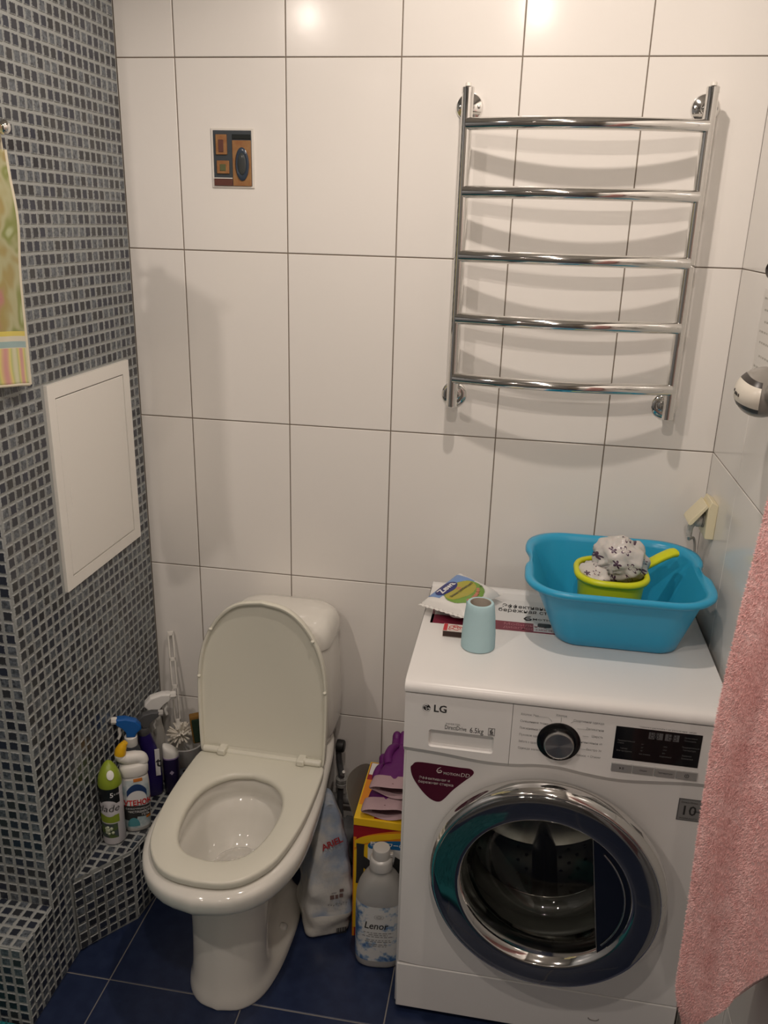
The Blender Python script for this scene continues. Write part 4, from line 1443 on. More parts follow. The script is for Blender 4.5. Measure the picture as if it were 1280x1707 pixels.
dry_patch(-0.58, 0.66, DRY_D, 'dark_band', 0.012, wob=0.10)
dry_patch(-0.38, 0.46, DRY_W, 'cream_panel', 0.02, wob=0.10)
b = MB()
for i, (a, zz) in enumerate(((205, 0.10), (212, 0.02), (216, 0.02), (220, 0.0), (226, -0.02))):
    a = math.radians(a)
    c_ = math.sqrt(1 - zz * zz) * 1.024
    p = Md @ Vector((0.0430 * c_ * math.cos(a), 0.070 * c_ * math.sin(a), 0.0405 * zz))
    b.sphere(p, (0.0012, 0.0024, 0.0028), 8, 6)
b.build('dark_print', DRY_D, body, 180, world=True)
MB().tube(catmull([(1.196, -0.56, 1.435), (1.192, -0.60, 1.47), (1.198, -0.575, 1.53), (1.206, -0.50, 1.585)], 6), [0.02] * 12 + [0.017] * 7, 16).build('handle', DRY_G, hd_, 60, world=True)
b = MB()
for k in range(25):
    pass
b.torus_loft([[Vector((1.2065 + 0.0022 * math.cos(q), -0.3655 + (0.034 + 0.0028 * math.cos(q)) * math.cos(a) * 1.0, 1.6135 + (0.0140 + 0.0028 * math.cos(q)) * math.sin(a) + 0.0 + 0.0028 * 0)) + Vector((0.0028 * math.sin(q), 0, 0)) for a in np.linspace(0, 2 * math.pi, 33)[:-1]] for q in np.linspace(0, 2 * math.pi, 9)[:-1]])
b.build('hanging_loop', DRY_D, hd_, 180, world=True)
MB().tube([(1.2065, -0.3995, 1.608), (1.205, -0.45, 1.594), (1.206, -0.50, 1.583)], 0.004, 8).build('loop_tab', DRY_D, hd_, 60, world=True)
hk = thing('wall_hook', 'small chrome hook carrying the black loop of the hair dryer', 'hook', (1.24, -0.367, 1.62))
MB().tube(catmull([(1.24, -0.367, 1.622), (1.214, -0.367, 1.622), (1.203, -0.367, 1.624), (1.1985, -0.367, 1.632)], 4), 0.0028, 10).lathe([(0.014, 0), (0.014, 0.002), (0.006, 0.006)], 24, frame3((1.24, -0.367, 1.622), (0, -1, 0), (0, 0, 1))).build('hook_arm', CHROME, hk, 60, world=True)
pp = thing('wall_leaflet', 'white leaflet of fine grey print stuck to the tiled wall above the hair dryer', 'leaflet', (1.2398, -0.29, 1.43))
MB().box((1.2388, -0.39, 1.425), (1.2397, -0.212, 1.575)).build('sheet', mat('leaflet_white', (0.76, 0.735, 0.69), 0.5), pp, 0, world=True)
b = MB()
for j in range(7):
    z = 1.556 - 0.0205 * j + rng.uniform(-0.003, 0.003)
    y = -0.222 - 0.012 * (j % 3)
    while y > -0.375:
        l_ = rng.uniform(0.006, 0.016)
        b.box((1.2385, y - l_, z), (1.2389, y, z + 0.0035))
        y -= l_ + 0.005
b.build('fine_print', mat('faint_print', (0.45, 0.43, 0.39), 0.6), pp, 0, world=True)

# ================================================================== toilet
toi = thing('toilet', 'white floor-standing toilet with raised lid and low tank', 'toilet', (0.2535, 0, 0), rotz=-0.018)
NR = 36
PAN = [  # z, half profile front to back
    (0.000, [(-0.610, 0), (-0.597, 0.050), (-0.555, 0.086), (-0.480, 0.104), (-0.380, 0.108), (-0.300, 0.103), (-0.240, 0.085), (-0.225, 0.0)]),
    (0.006, [(-0.613, 0), (-0.599, 0.050), (-0.556, 0.087), (-0.480, 0.105), (-0.380, 0.109), (-0.300, 0.104), (-0.240, 0.086), (-0.224, 0.0)]),
    (0.024, [(-0.611, 0), (-0.597, 0.050), (-0.556, 0.085), (-0.485, 0.100), (-0.385, 0.102), (-0.300, 0.096), (-0.240, 0.082), (-0.224, 0.0)]),
    (0.050, [(-0.606, 0), (-0.593, 0.046), (-0.558, 0.078), (-0.500, 0.086), (-0.415, 0.062), (-0.310, 0.056), (-0.240, 0.062), (-0.222, 0.0)]),
    (0.100, [(-0.600, 0), (-0.588, 0.044), (-0.556, 0.075), (-0.500, 0.083), (-0.420, 0.052), (-0.310, 0.046), (-0.230, 0.055), (-0.215, 0.0)]),
    (0.170, [(-0.595, 0), (-0.583, 0.044), (-0.552, 0.075), (-0.497, 0.084), (-0.420, 0.054), (-0.310, 0.050), (-0.215, 0.060), (-0.195, 0.0)]),
    (0.240, [(-0.592, 0), (-0.580, 0.046), (-0.550, 0.078), (-0.493, 0.089), (-0.410, 0.068), (-0.300, 0.064), (-0.180, 0.075), (-0.150, 0.0)]),
    (0.285, [(-0.598, 0), (-0.586, 0.050), (-0.554, 0.086), (-0.490, 0.101), (-0.400, 0.108), (-0.290, 0.098), (-0.130, 0.090), (-0.100, 0.0)]),
    (0.318, [(-0.628, 0), (-0.615, 0.059), (-0.577, 0.105), (-0.505, 0.136), (-0.400, 0.138), (-0.280, 0.124), (-0.100, 0.100), (-0.070, 0.0)]),
    (0.347, [(-0.686, 0), (-0.670, 0.068), (-0.622, 0.126), (-0.530, 0.160), (-0.410, 0.164), (-0.280, 0.148), (-0.080, 0.112), (-0.050, 0.0)]),
    (0.362, [(-0.703, 0), (-0.687, 0.072), (-0.637, 0.132), (-0.540, 0.169), (-0.415, 0.173), (-0.280, 0.160), (-0.075, 0.120), (-0.045, 0.0)]),
    (0.385, [(-0.709, 0), (-0.693, 0.073), (-0.642, 0.134), (-0.545, 0.172), (-0.415, 0.176), (-0.280, 0.166), (-0.070, 0.126), (-0.042, 0.0)]),
    (0.400, [(-0.706, 0), (-0.690, 0.073), (-0.640, 0.133), (-0.543, 0.170), (-0.415, 0.174), (-0.280, 0.164), (-0.072, 0.125), (-0.044, 0.0)]),
    (0.408, [(-0.694, 0), (-0.678, 0.070), (-0.630, 0.126), (-0.538, 0.161), (-0.415, 0.165), (-0.280, 0.156), (-0.080, 0.120), (-0.052, 0.0)]),
]
HK = [(-0.632, 0), (-0.622, 0.048), (-0.592, 0.082), (-0.548, 0.101), (-0.480, 0.110), (-0.415, 0.104), (-0.365, 0.080), (-0.338, 0.045), (-0.328, 0.0)]


def scaled(keys, k, cy):
    return [((y - cy) * k + cy, w_ * k) for y, w_ in keys]


outer = [half_ring(k, NR, z) for z, k in PAN]
# rounder interpolation between the sections
sm = []
for i in range(2 * NR):
    sm.append(catmull([tuple(r[i]) for r in outer], 3))
outer_s = [[Vector(sm[i][j]) for i in range(2 * NR)] for j in range(len(sm[0]))]
inn = [half_ring(scaled(HK, k, -0.47), NR, z) for z, k in ((0.4085, 1.02), (0.402, 0.98), (0.375, 0.99), (0.360, 1.02), (0.352, 0.99), (0.345, 0.94), (0.320, 0.87), (0.285, 0.74), (0.262, 0.60), (0.250, 0.44))]
MB().loft(outer_s + inn, True, True).build('bowl', CERAMIC, toi, 50)
wr = half_ring(scaled(HK, 0.575, -0.47), NR, 0.2605)
MB().add(wr, [tuple(range(len(wr)))]).build('water', mat('bowl_water', (0.62, 0.64, 0.62), 0.01, trans=1.0, ior=1.33), toi, 0)
for sx in (1, -1):
    MB().lathe([(0.010, 0), (0.010, 0.006), (0.007, 0.009), (0.0, 0.0095)], 20, Matrix.Translation((sx * 0.083, -0.385, 0.032)) @ Matrix.Rotation(sx * 0.35, 4, 'Y')).build('bolt_cap', WHITE_PL, toi, 60)
SO = [(-0.6865, 0), (-0.681, 0.052), (-0.660, 0.094), (-0.612, 0.131), (-0.555, 0.149), (-0.475, 0.1605), (-0.390, 0.163), (-0.300, 0.1605), (-0.276, 0.156), (-0.266, 0.140), (-0.265, 0.0)]
SH = [(-0.6235, 0), (-0.614, 0.045), (-0.588, 0.076), (-0.545, 0.094), (-0.485, 0.103), (-0.425, 0.099), (-0.380, 0.079), (-0.350, 0.045), (-0.338, 0.0)]


def seat_ring(keys, k, z, cy):
    return half_ring(scaled(keys, k, cy), NR, z)


MB().torus_loft([seat_ring(SO, 0.985, 0.4125, -0.47), seat_ring(SO, 1.0, 0.416, -0.47), seat_ring(SO, 1.0, 0.426, -0.47), seat_ring(SO, 0.992, 0.4295, -0.47), seat_ring(SO, 0.975, 0.431, -0.47),
                 seat_ring(SH, 1.07, 0.4315, -0.48), seat_ring(SH, 1.02, 0.4285, -0.48), seat_ring(SH, 1.0, 0.424, -0.48), seat_ring(SH, 1.0, 0.417, -0.48), seat_ring(SH, 1.03, 0.4125, -0.48)]).build('seat', SEAT_PL, toi, 60)
# lid, raised: half profile (height above the hinge, half width)
LK = [(0.0, 0.148), (0.008, 0.157), (0.10, 0.1605), (0.20, 0.160), (0.272, 0.150), (0.330, 0.128), (0.376, 0.094), (0.402, 0.054), (0.412, 0.0)]


def lid_ring(inset, y):
    c = np.array(catmull(LK, 10))
    full = np.r_[np.c_[c[:, 1], c[:, 0]], np.c_[-c[::-1, 1], c[::-1, 0]][1:]]
    pts = [Vector((p[0], p[1], 0)) for p in full]
    n = len(pts)
    out = []
    for i in range(n):
        a, c_ = pts[(i - 1) % n], pts[(i + 1) % n]
        t_ = (c_ - a).normalized()
        nrm = Vector((-t_.y, t_.x, 0))
        p = pts[i] + nrm * inset
        if i in (0, n - 1):
            p = Vector((pts[i].x - math.copysign(inset, pts[i].x), pts[i].y + inset, 0))
        out.append(Vector((p.x, y, p.y)))
    return out


LR = Matrix.Translation((0, -0.268, 0.4285)) @ Matrix.Rotation(math.radians(-2.5), 4, 'X')
lr = [lid_ring(0.010, 0.013), lid_ring(0.002, 0.012), lid_ring(0.0, 0.008), lid_ring(0.0, -0.004), lid_ring(0.0015, -0.0062), lid_ring(0.0055, -0.0062), lid_ring(0.0075, -0.004), lid_ring(0.0085, 0.004), lid_ring(0.016, 0.006)]
lid = MB().loft([[LR @ p for p in r] for r in lr]).build('lid', SEAT_PL, toi, 50)
for bxp, bzp in ((-0.1555, 0.205), (-0.123, 0.331), (0.125, 0.328), (0.1555, 0.200)):
    MB().sphere((0, 0, 0), (0.005, 0.0055, 0.0035), 12, 8, LR @ Matrix.Translation((bxp, -0.006, bzp))).build('buffer', SEAT_PL, lid, 180)
for sx in (-1, 1):
    hb = MB()
    hb.tube([(sx * 0.150, -0.274, 0.4385), (sx * 0.100, -0.274, 0.4385)], 0.0085, 16)
    hb.box((sx * 0.100 - 0.010, -0.288, 0.4315), (sx * 0.100 + 0.010, -0.258, 0.447))
    hb.build('hinge', SEAT_PL, toi, 40, bevel=0.003)
TK = [(0.408, 0.118, 0.066, -0.110, 0.05), (0.420, 0.132, 0.080, -0.108, 0.05), (0.450, 0.139, 0.087, -0.107, 0.05), (0.52, 0.141, 0.090, -0.106, 0.05), (0.62, 0.135, 0.090, -0.106, 0.05), (0.690, 0.129, 0.089, -0.106, 0.05)]
MB().loft([rrect(0.008, cy, hx, hy, r, z, 8) for z, hx, hy, cy, r in TK]).build('tank', CERAMIC, toi, 60)
TL = [(0.6905, 0.128, 0.088, 0.05), (0.6915, 0.133, 0.093, 0.052), (0.706, 0.134, 0.094, 0.053), (0.726, 0.132, 0.092, 0.055), (0.745, 0.125, 0.086, 0.058), (0.756, 0.112, 0.074, 0.058), (0.761, 0.085, 0.05, 0.045), (0.763, 0.045, 0.02, 0.019)]
MB().loft([rrect(0.008, -0.106, hx, hy, r, z, 8) for z, hx, hy, r in TL]).build('tank_lid', CERAMIC, toi, 60)

# ================================================================== pipes behind the toilet
GREYP = mat('grey_pipe', (0.12, 0.125, 0.13), 0.45)
dp = thing('drain_pipe', 'grey plastic drain pipe running along the foot of the wall', 'pipe', (0.45, -0.075, 0))
MB().tube([(0.30, -0.075, 0.055), (0.62, -0.075, 0.055)], 0.053, 28).build('pipe', GREYP, dp, 60, world=True)
MB().lathe([(0.060, 0), (0.060, 0.05), (0.055, 0.053)], 28, frame3((0.415, -0.075, 0.055), (0, 1, 0), (0, 0, 1))).build('socket_collar', GREYP, dp, 50, world=True)
wp2 = thing('water_pipe', 'grey water pipe above the drain pipe behind the toilet', 'pipe', (0.45, -0.03, 0.14))
MB().tube([(0.36, -0.03, 0.150), (0.62, -0.03, 0.150)], 0.014, 16).build('pipe', mat('pipe_mid', (0.2, 0.2, 0.195), 0.4), wp2, 60, world=True)
for xx in (0.45, 0.58):
    MB().box((xx - 0.006, -0.04, 0.134), (xx + 0.006, -0.0, 0.166)).build('clip', GREYP, wp2, 0, bevel=0.002, world=True)
hs_ = thing('inlet_hose', 'dark hose with black shut-off knob and white lever at the tank side', 'hose', (0.40, -0.08, 0.2))
MB().tube(catmull([(0.395, -0.07, 0.345), (0.397, -0.066, 0.30), (0.402, -0.062, 0.25), (0.400, -0.058, 0.21), (0.398, -0.055, 0.17), (0.398, -0.050, 0.115)], 6), 0.0085, 14).build('hose', GREYP, hs_, 60, world=True)
MB().lathe([(0.010, 0), (0.0165, 0.002), (0.0175, 0.008), (0.0165, 0.020), (0.013, 0.023)], 24, frame3((0.390, -0.074, 0.352), (0, 1, 0), (0, 0, 1))).build('knob', BLACK, hs_, 40, world=True)
b = MB()
b.lathe([(0.013, 0.0), (0.0165, 0.003), (0.0165, 0.012), (0.0135, 0.014), (0.0165, 0.017), (0.0165, 0.026), (0.012, 0.030)], 20, Matrix.Translation((0.403, -0.060, 0.215)))
b.build('connector', mat('pale_grey_plastic', (0.30, 0.30, 0.285), 0.4), hs_, 40, world=True)
MB().tube([(0.404, -0.062, 0.252), (0.409, -0.078, 0.268), (0.414, -0.088, 0.282)], [0.0055, 0.005, 0.004], 12).build('white_lever', WHITE_PL, hs_, 60, world=True)

# ================================================================== bottles on the mosaic ledge
LZ = LG_Z + 0.0036


def phi_to_cam(x, y):
    return math.atan2(CAM_POS[1] - y, CAM_POS[0] - x)


# --- air freshener can
cx, cy = -0.1030, -0.370
ph = phi_to_cam(cx, cy)
af = thing('air_freshener', 'green-capped spray can of air freshener at the front of the ledge', 'spray can', (cx, cy, LZ))
CANW = mat('can_white', (0.62, 0.60, 0.62), 0.3)
LIMEC = mat('can_green', (0.25, 0.33, 0.03), 0.35)
CANB = mat('can_black', (0.012, 0.014, 0.016), 0.3)
R_ = 0.0272
can = MB().lathe([(R_ - 0.004, 0), (R_ - 0.0008, 0.0015), (R_, 0.004), (R_, 0.161), (R_ - 0.0015, 0.166), (R_ - 0.003, 0.170)], 40).build('can', CANW, af, 50)
cap = MB()
cr = []
for z, r, sh in ((0.162, R_ + 0.0006, 0.0), (0.166, R_ + 0.0012, 0), (0.178, R_ - 0.0001, 0), (0.191, 0.0240, 0.001), (0.204, 0.0180, 0.003), (0.214, 0.0115, 0.0055), (0.219, 0.006, 0.007), (0.221, 0.001, 0.0072)):
    cr.append([Vector((r * math.cos(a) + sh * math.cos(ph + math.pi), r * math.sin(a) + sh * math.sin(ph + math.pi), z)) for a in np.linspace(0, 2 * math.pi, 33)[:-1]])
capo = cap.loft(cr).build('cap', LIMEC, af, 70)
n_ = Vector((math.cos(ph + 0.12), math.sin(ph + 0.12), 0.62)).normalized()
Mo = frame3(Vector((0, 0, 0.196)) + Vector((math.cos(ph + 0.12), math.sin(ph + 0.12), 0)) * 0.0190, Vector((-math.sin(ph), math.cos(ph), 0)), n_.cross(Vector((-math.sin(ph), math.cos(ph), 0))))
MB().lathe([(1, 0), (1, 0.003), (0.8, 0.0042), (0, 0.0042)], 24, Mo @ Matrix.Diagonal((0.0085, 0.0115, 1, 1))).build('nozzle_window', mat('nozzle_white', (0.75, 0.75, 0.70), 0.4), capo, 50)
lab = sleeve(MB(), 0, 0, [(R_, 0.120), (R_, 0.162)], ph - 1.5, ph + 0.75, 20).build('black_label', CANB, can, 60)
sleeve(MB(), 0, 0, [(R_, 0.066), (R_, 0.088)], ph - 1.5, ph + 0.55, 20).build('green_label', LIMEC, can, 60)
sleeve(MB(), 0, 0, [(R_, 0.022), (R_, 0.063)], ph - 1.5, ph + 0.35, 20).build('photo_label', mat('can_photo', (0.06, 0.075, 0.08), 0.35, vary=((0.09, 0.14, 0.03), 45, 0.45, 0.6)), can, 60)
b = MB()
for k in range(24):
    a0 = ph + 0.75 - 0.30 * (k / 24)
    pass
ell = []
for k in range(28):
    a = 2 * math.pi * k / 28
    u, v = 0.0225 * math.cos(a), 0.0230 * math.sin(a)
    aa = ph - 0.30 + u / R_
    ell.append(Vector(((R_ + 0.0007) * math.cos(aa), (R_ + 0.0007) * math.sin(aa), 0.107 + v)))
cen = Vector(((R_ + 0.0009) * math.cos(ph - 0.30), (R_ + 0.0009) * math.sin(ph - 0.30), 0.107))
vs = [cen] + ell + [cen.lerp(e, 0.5) + Vector((math.cos(ph - 0.3), math.sin(ph - 0.3), 0)) * 0.0014 for e in ell]
fs = [(0, 29 + k, 29 + (k + 1) % 28) for k in range(28)] + [(29 + k, 1 + k, 1 + (k + 1) % 28, 29 + (k + 1) % 28) for k in range(28)]
MB().add(vs, fs).build('white_oval', CANW, can, 60)
wtext('glade', 0.026, INK, can, 0, 0, R_, 0.108, ph - 0.42, lift=0.0026, shear=0.25, align='CENTER', bold=-0.004)
wtext('5', 0.018, WHITE_INK, can, 0, 0, R_, 0.145, ph - 0.13, lift=0.0012, bold=0.015)
wtext('в одном', 0.0075, WHITE_INK, can, 0, 0, R_, 0.146, ph + 0.22, lift=0.0012, sx=0.8)
b = MB()
for k in range(13):
    a = ph - 0.45 + rng.uniform(-0.42, 0.42)
    b.sphere((R_ * math.cos(a), R_ * math.sin(a), rng.uniform(0.03, 0.055)), (0.0042, 0.0042, 0.0042), 10, 6)
b.build('printed_blossoms', mat('blossom', (0.42, 0.46, 0.33), 0.4), can, 180)


def bottle_frame(name, label, x, y, turn=0.0):
    """empty at the bottle's base; local -y faces the camera"""
    return thing(name, label, 'bottle', (x, y, LZ), rotz=phi_to_cam(x, y) + math.pi / 2 + turn)


def oval(hx, hy, z, cx_=0.0, cy_=0.0, n=32, p=2.4):
    out = []
    for k in range(n):
        a = 2 * math.pi * k / n
        c, s = math.cos(a), math.sin(a)
        out.append(Vector((cx_ + hx * math.copysign(abs(c) ** (2 / p), c), cy_ + hy * math.copysign(abs(s) ** (2 / p), s), z)))
    return out


# --- bent-neck toilet cleaner
tc_ = bottle_frame('toilet_cleaner', 'white bent-neck toilet cleaner bottle with a yellow spout cap', -0.0660, -0.318)
BW = mat('bottle_white', (0.72, 0.70, 0.66), 0.35)
bp = [(0.0, 0.028, 0.019), (0.003, 0.031, 0.0215), (0.03, 0.0325, 0.0225), (0.09, 0.0345, 0.0225), (0.130, 0.0345, 0.0225), (0.152, 0.0325, 0.0215), (0.165, 0.029, 0.019)]
bod = MB().loft([oval(hx, hy, z) for z, hx, hy in bp]).build('body', BW, tc_, 60)


def body_dims(z):
    return np.interp(z, [p[0] for p in bp], [p[1] for p in bp]), np.interp(z, [p[0] for p in bp], [p[2] for p in bp])


def body_pt(s, z, lift):
    """front of the body: s = -1..1 across"""
    hx, hy = body_dims(z)
    c = s * 0.985
    yy = -(hy) * (1 - abs(c) ** 2.4) ** (1 / 2.4)
    return Vector((c * (hx + lift), yy - lift, z))


def body_patch(zf0, zf1, s0, s1, lift, n=18, m_=8):
    b_ = MB()
    rows = []
    for j in range(m_ + 1):
        rows.append([])
        for i in range(n + 1):
            s = s0 + (s1 - s0) * i / n
            z0_, z1_ = zf0(s), zf1(s)
            rows[-1].append(body_pt(s, z0_ + (z1_ - z0_) * j / m_, lift))
    return b_.loft(rows, False, False, closed=False)


def body_text(s_, size, m, par, x, z, slope=0.0, lift=0.0012, **k):
    me = text_mesh(s_, size, **k)
    for v in me.vertices:
        zz = z + v.co.y + slope * v.co.x
        hx, _ = body_dims(zz)
        v.co = body_pt(max(-0.97, min(0.97, (x + v.co.x) / hx)), zz, lift)
    me.materials.append(m)
    link('lettering', me, par, 0)


AQ = mat('label_aqua', (0.36, 0.47, 0.50), 0.35, vary=((0.62, 0.66, 0.66), 40, 0.4, 0.62))
la = body_patch(lambda s: 0.012, lambda s: 0.152, -0.93, 0.93, 0.0004).build('label', AQ, bod, 60)
body_patch(lambda s: 0.046 - 0.004 * s - 0.012 * (s < 0), lambda s: 0.078 - 0.004 * s, -0.93, 0.93, 0.0009, 24).build('black_band', INK, la, 60)
body_patch(lambda s: 0.036, lambda s: 0.0435, 0.62, 0.93, 0.0009).build('orange_patch', mat('label_orange', (0.55, 0.18, 0.03), 0.4), la, 60)
body_patch(lambda s: 0.147, lambda s: 0.156, -0.1, 0.55, 0.0009).build('orange_tab', bpy.data.materials['label_orange'], la, 60)
body_patch(lambda s: 0.080, lambda s: 0.080 + 0.052 * math.sqrt(max(0, 1 - (s / 0.75) ** 2)), -0.75, 0.75, 0.0008, 26).build('white_arch', WHITE_INK, la, 60)
NAV = mat('label_navy', (0.02, 0.05, 0.15), 0.4)
body_patch(lambda s: 0.092 + 0.03 * math.sqrt(max(0, 1 - ((s - 0.05) / 0.72) ** 2)), lambda s: 0.096 + 0.045 * math.sqrt(max(0, 1 - ((s - 0.05) / 0.8) ** 2)), -0.60, 0.74, 0.0011, 26).build('navy_swoosh', NAV, la, 60)
body_patch(lambda s: 0.018, lambda s: 0.018 + 0.026 * math.sqrt(max(0, 1 - ((s + 0.3) / 0.45) ** 2)), -0.74, 0.14, 0.0012, 20).build('aqua_swirl', mat('label_teal', (0.09, 0.30, 0.34), 0.4), la, 60)
LRED = mat('label_red', (0.55, 0.02, 0.02), 0.4)
body_text('УТЕНОК', 0.0215, LRED, la, 0.003, 0.0865, -0.05, lift=0.0022, align='CENTER', bold=0.03, sx=0.72)
body_text('САМООЧИЩАЮЩИЙ', 0.0068, WHITE_INK, la, 0.003, 0.0700, -0.1, lift=0.0020, align='CENTER', sx=0.8)
body_text('ЧИСТЯЩИЙСЯ', 0.0085, WHITE_INK, la, 0.004, 0.0605, -0.1, lift=0.0020, align='CENTER', bold=0.01, sx=0.8)
body_text('ГЕЛЬ', 0.0090, WHITE_INK, la, 0.019, 0.0500, -0.1, lift=0.0020, align='CENTER', bold=0.01, sx=0.8)
nk = MB()
nk.loft([oval(hx, hy, z, cx_) for z, hx, hy, cx_ in ((0.156, 0.031, 0.020, 0.0), (0.163, 0.0345, 0.0225, 0.0), (0.176, 0.0350, 0.0225, 0.0), (0.186, 0.0330, 0.021, 0.001), (0.191, 0.0260, 0.017, 0.004))])
nk.tube(catmull([(0.020, 0, 0.180), (0.022, 0, 0.190), (0.019, 0, 0.2005), (0.006, 0, 0.2045), (-0.010, 0, 0.2050), (-0.022, -0.001, 0.2085), (-0.028, -0.002, 0.2165), (-0.0275, -0.003, 0.2260)], 5), [0.0135] * 5 + [0.0150] * 10 + [0.0155] * 8 + [0.0145] * 6 + [0.0135] * 4 + [0.0125] * 3, 20)
nk.build('bent_neck', BW, tc_, 70)
YEL = mat('yellow_cap', (0.75, 0.43, 0.01), 0.35)
MB().tube(catmull([(-0.0285, -0.003, 0.2210), (-0.0265, -0.003, 0.2310), (-0.0205, -0.003, 0.2430), (-0.0135, -0.003, 0.2520)], 4), [0.0138] * 3 + [0.0138, 0.0135, 0.013, 0.012, 0.0115, 0.0105, 0.009, 0.0085, 0.0075, 0.007], 18).build('spout_cap', YEL, tc_, 70)


def trigger_head(par, m_body, m_noz, z, s=1.0, tilt=0.0, collar=None, m_trig=None, direction=-1):
    """spray head in the local x-z plane, nozzle towards -x (direction -1) or +x"""
    d = direction
    P = lambda x, zz: Vector((d * x * s, 0, z + zz * s))
    prof = [(-0.020, 0.030), (-0.0215, 0.022), (-0.012, 0.010), (-0.010, 0.0), (0.010, 0.0), (0.012, 0.012), (0.022, 0.024), (0.037, 0.034), (0.037, 0.048), (0.018, 0.050), (-0.008, 0.043)]
    rings = []
    for y, k in ((-0.0108, 0.90), (-0.0070, 1.0), (0.0070, 1.0), (0.0108, 0.90)):
        cx0, cz0 = 0.008, 0.027
        rings.append([P(cx0 + (x - cx0) * k, cz0 + (zz - cz0) * k) + Vector((0, y * s, 0)) for x, zz in prof])
    Rt = Matrix.Translation((0, 0, z)) @ Matrix.Rotation(tilt, 4, 'Y') @ Matrix.Translation((0, 0, -z))
    rings = [[Rt @ p for p in r] for r in rings]
    hd = MB().loft(rings).build('spray_head', m_body, par, 28, bevel=0.0012 * s)
    c = Rt @ P(0.037, 0.041)
    ax = (Rt.to_3x3() @ Vector((d, 0, 0)))
    up = Vector((0, 1, 0))
    MB().lathe([(0.0085 * s, -0.002), (0.009 * s, 0.0), (0.009 * s, 0.010 * s), (0.0075 * s, 0.012 * s), (0.003 * s, 0.0125 * s)], 8, frame3(c, up, ax.cross(up))).build('nozzle', m_noz, hd, 30)
    tr = catmull([Rt @ P(0.024, 0.028), Rt @ P(0.027, 0.016), Rt @ P(0.024, 0.004), Rt @ P(0.027, -0.008)], 4)
    MB().tube(tr, [0.0045 * s - 0.00012 * i for i in range(len(tr))], 10).build('trigger', m_trig or m_noz, hd, 60)
    return hd


# --- blue trigger spray
TINT = mat('charcoal_plastic', (0.06, 0.065, 0.075), 0.35)
bt = bottle_frame('blue_spray_bottle', 'grey spray bottle with a bright blue trigger head and white collar', -0.0995, -0.2560)
MB().loft([oval(hx, hy, z) for z, hx, hy in ((0, 0.026, 0.019), (0.003, 0.0285, 0.021), (0.06, 0.029, 0.021), (0.13, 0.028, 0.021), (0.165, 0.0245, 0.020), (0.185, 0.019, 0.0175), (0.195, 0.0155, 0.0155))]).build('body', TINT, bt, 60)
MB().lathe([(0.0150, 0.193), (0.0158, 0.195), (0.0158, 0.219), (0.0135, 0.221)], 28).build('collar', WHITE_PL, bt, 40)
trigger_head(bt, mat('bright_blue', (0.008, 0.10, 0.36), 0.35), WHITE_PL, 0.220, 1.08, 0.16)

# --- violet-blue spray with dark grey head
VIO = mat('violet_plastic', (0.022, 0.012, 0.115), 0.3)
vb = bottle_frame('violet_spray_bottle', 'slim violet-blue spray bottle with a dark grey head', -0.0920, -0.1900)
MB().loft([oval(hx, hy, z, cx_) for z, hx, hy, cx_ in ((0, 0.022, 0.018, 0.010), (0.003, 0.0245, 0.0195, 0.010), (0.05, 0.0245, 0.02, 0.010), (0.10, 0.0235, 0.0195, 0.008), (0.145, 0.021, 0.018, 0.003), (0.175, 0.0175, 0.0165, -0.003), (0.188, 0.0155, 0.0155, -0.005))]).build('body', VIO, vb, 60)
h_ = MB().lathe([(0.0160, 0.186), (0.0165, 0.188), (0.0165, 0.203), (0.0145, 0.206)], 28, Matrix.Translation((-0.005, 0, 0))).build('collar', mat('head_grey', (0.085, 0.087, 0.09), 0.4), vb, 40)
trigger_head(vb, bpy.data.materials['head_grey'], mat('clear_grey', (0.45, 0.44, 0.42), 0.25), 0.204, 0.92, 0.05, direction=1)
MB().box((0.018, -0.0215, 0.065), (0.030, -0.0195, 0.145)).build('label_edge', WHITE_INK, vb, 0)
text('t', 0.04, INK, vb, front(0.0195, -0.0216, 0.105), bold=0.02)

# --- dark violet bottle with a white cap
dv = bottle_frame('fabric_bottle', 'dark violet bottle with a slanted white cap behind the toilet seat', -0.0370, -0.1690)
DV = mat('dark_violet', (0.016, 0.010, 0.045), 0.3)
bodv = MB().loft([oval(hx, hy, z) for z, hx, hy in ((0, 0.018, 0.016), (0.003, 0.020, 0.018), (0.07, 0.0205, 0.0185), (0.108, 0.0205, 0.0185), (0.114, 0.018, 0.0165))]).build('body', DV, dv, 60)
MB().loft([oval(0.0212, 0.019, 0.108), oval(0.0215, 0.0193, 0.112)]).build('lilac_ring', mat('lilac', (0.33, 0.25, 0.45), 0.4), dv, 50)
rg = []
for z, hx, hy, tl, ox in ((0.112, 0.0210, 0.0188, 0, 0), (0.118, 0.0212, 0.019, -0.1, 0.0), (0.128, 0.020, 0.018, -0.35, -0.001), (0.137, 0.016, 0.0155, -0.5, -0.004), (0.142, 0.010, 0.010, -0.5, -0.007)):
    rg.append([Vector((p.x + ox, p.y, p.z + tl * p.x)) for p in oval(hx, hy, z)])
MB().loft(rg).build('cap', WHITE_PL, dv, 60)
MB().add([(0, -0.0195, 0.062), (0.006, -0.0192, 0.069), (0, -0.0195, 0.076), (-0.006, -0.0192, 0.069)], [(0, 1, 2, 3)]).build('diamond_mark', mat('lilac_grey', (0.35, 0.30, 0.42), 0.4), bodv, 0)

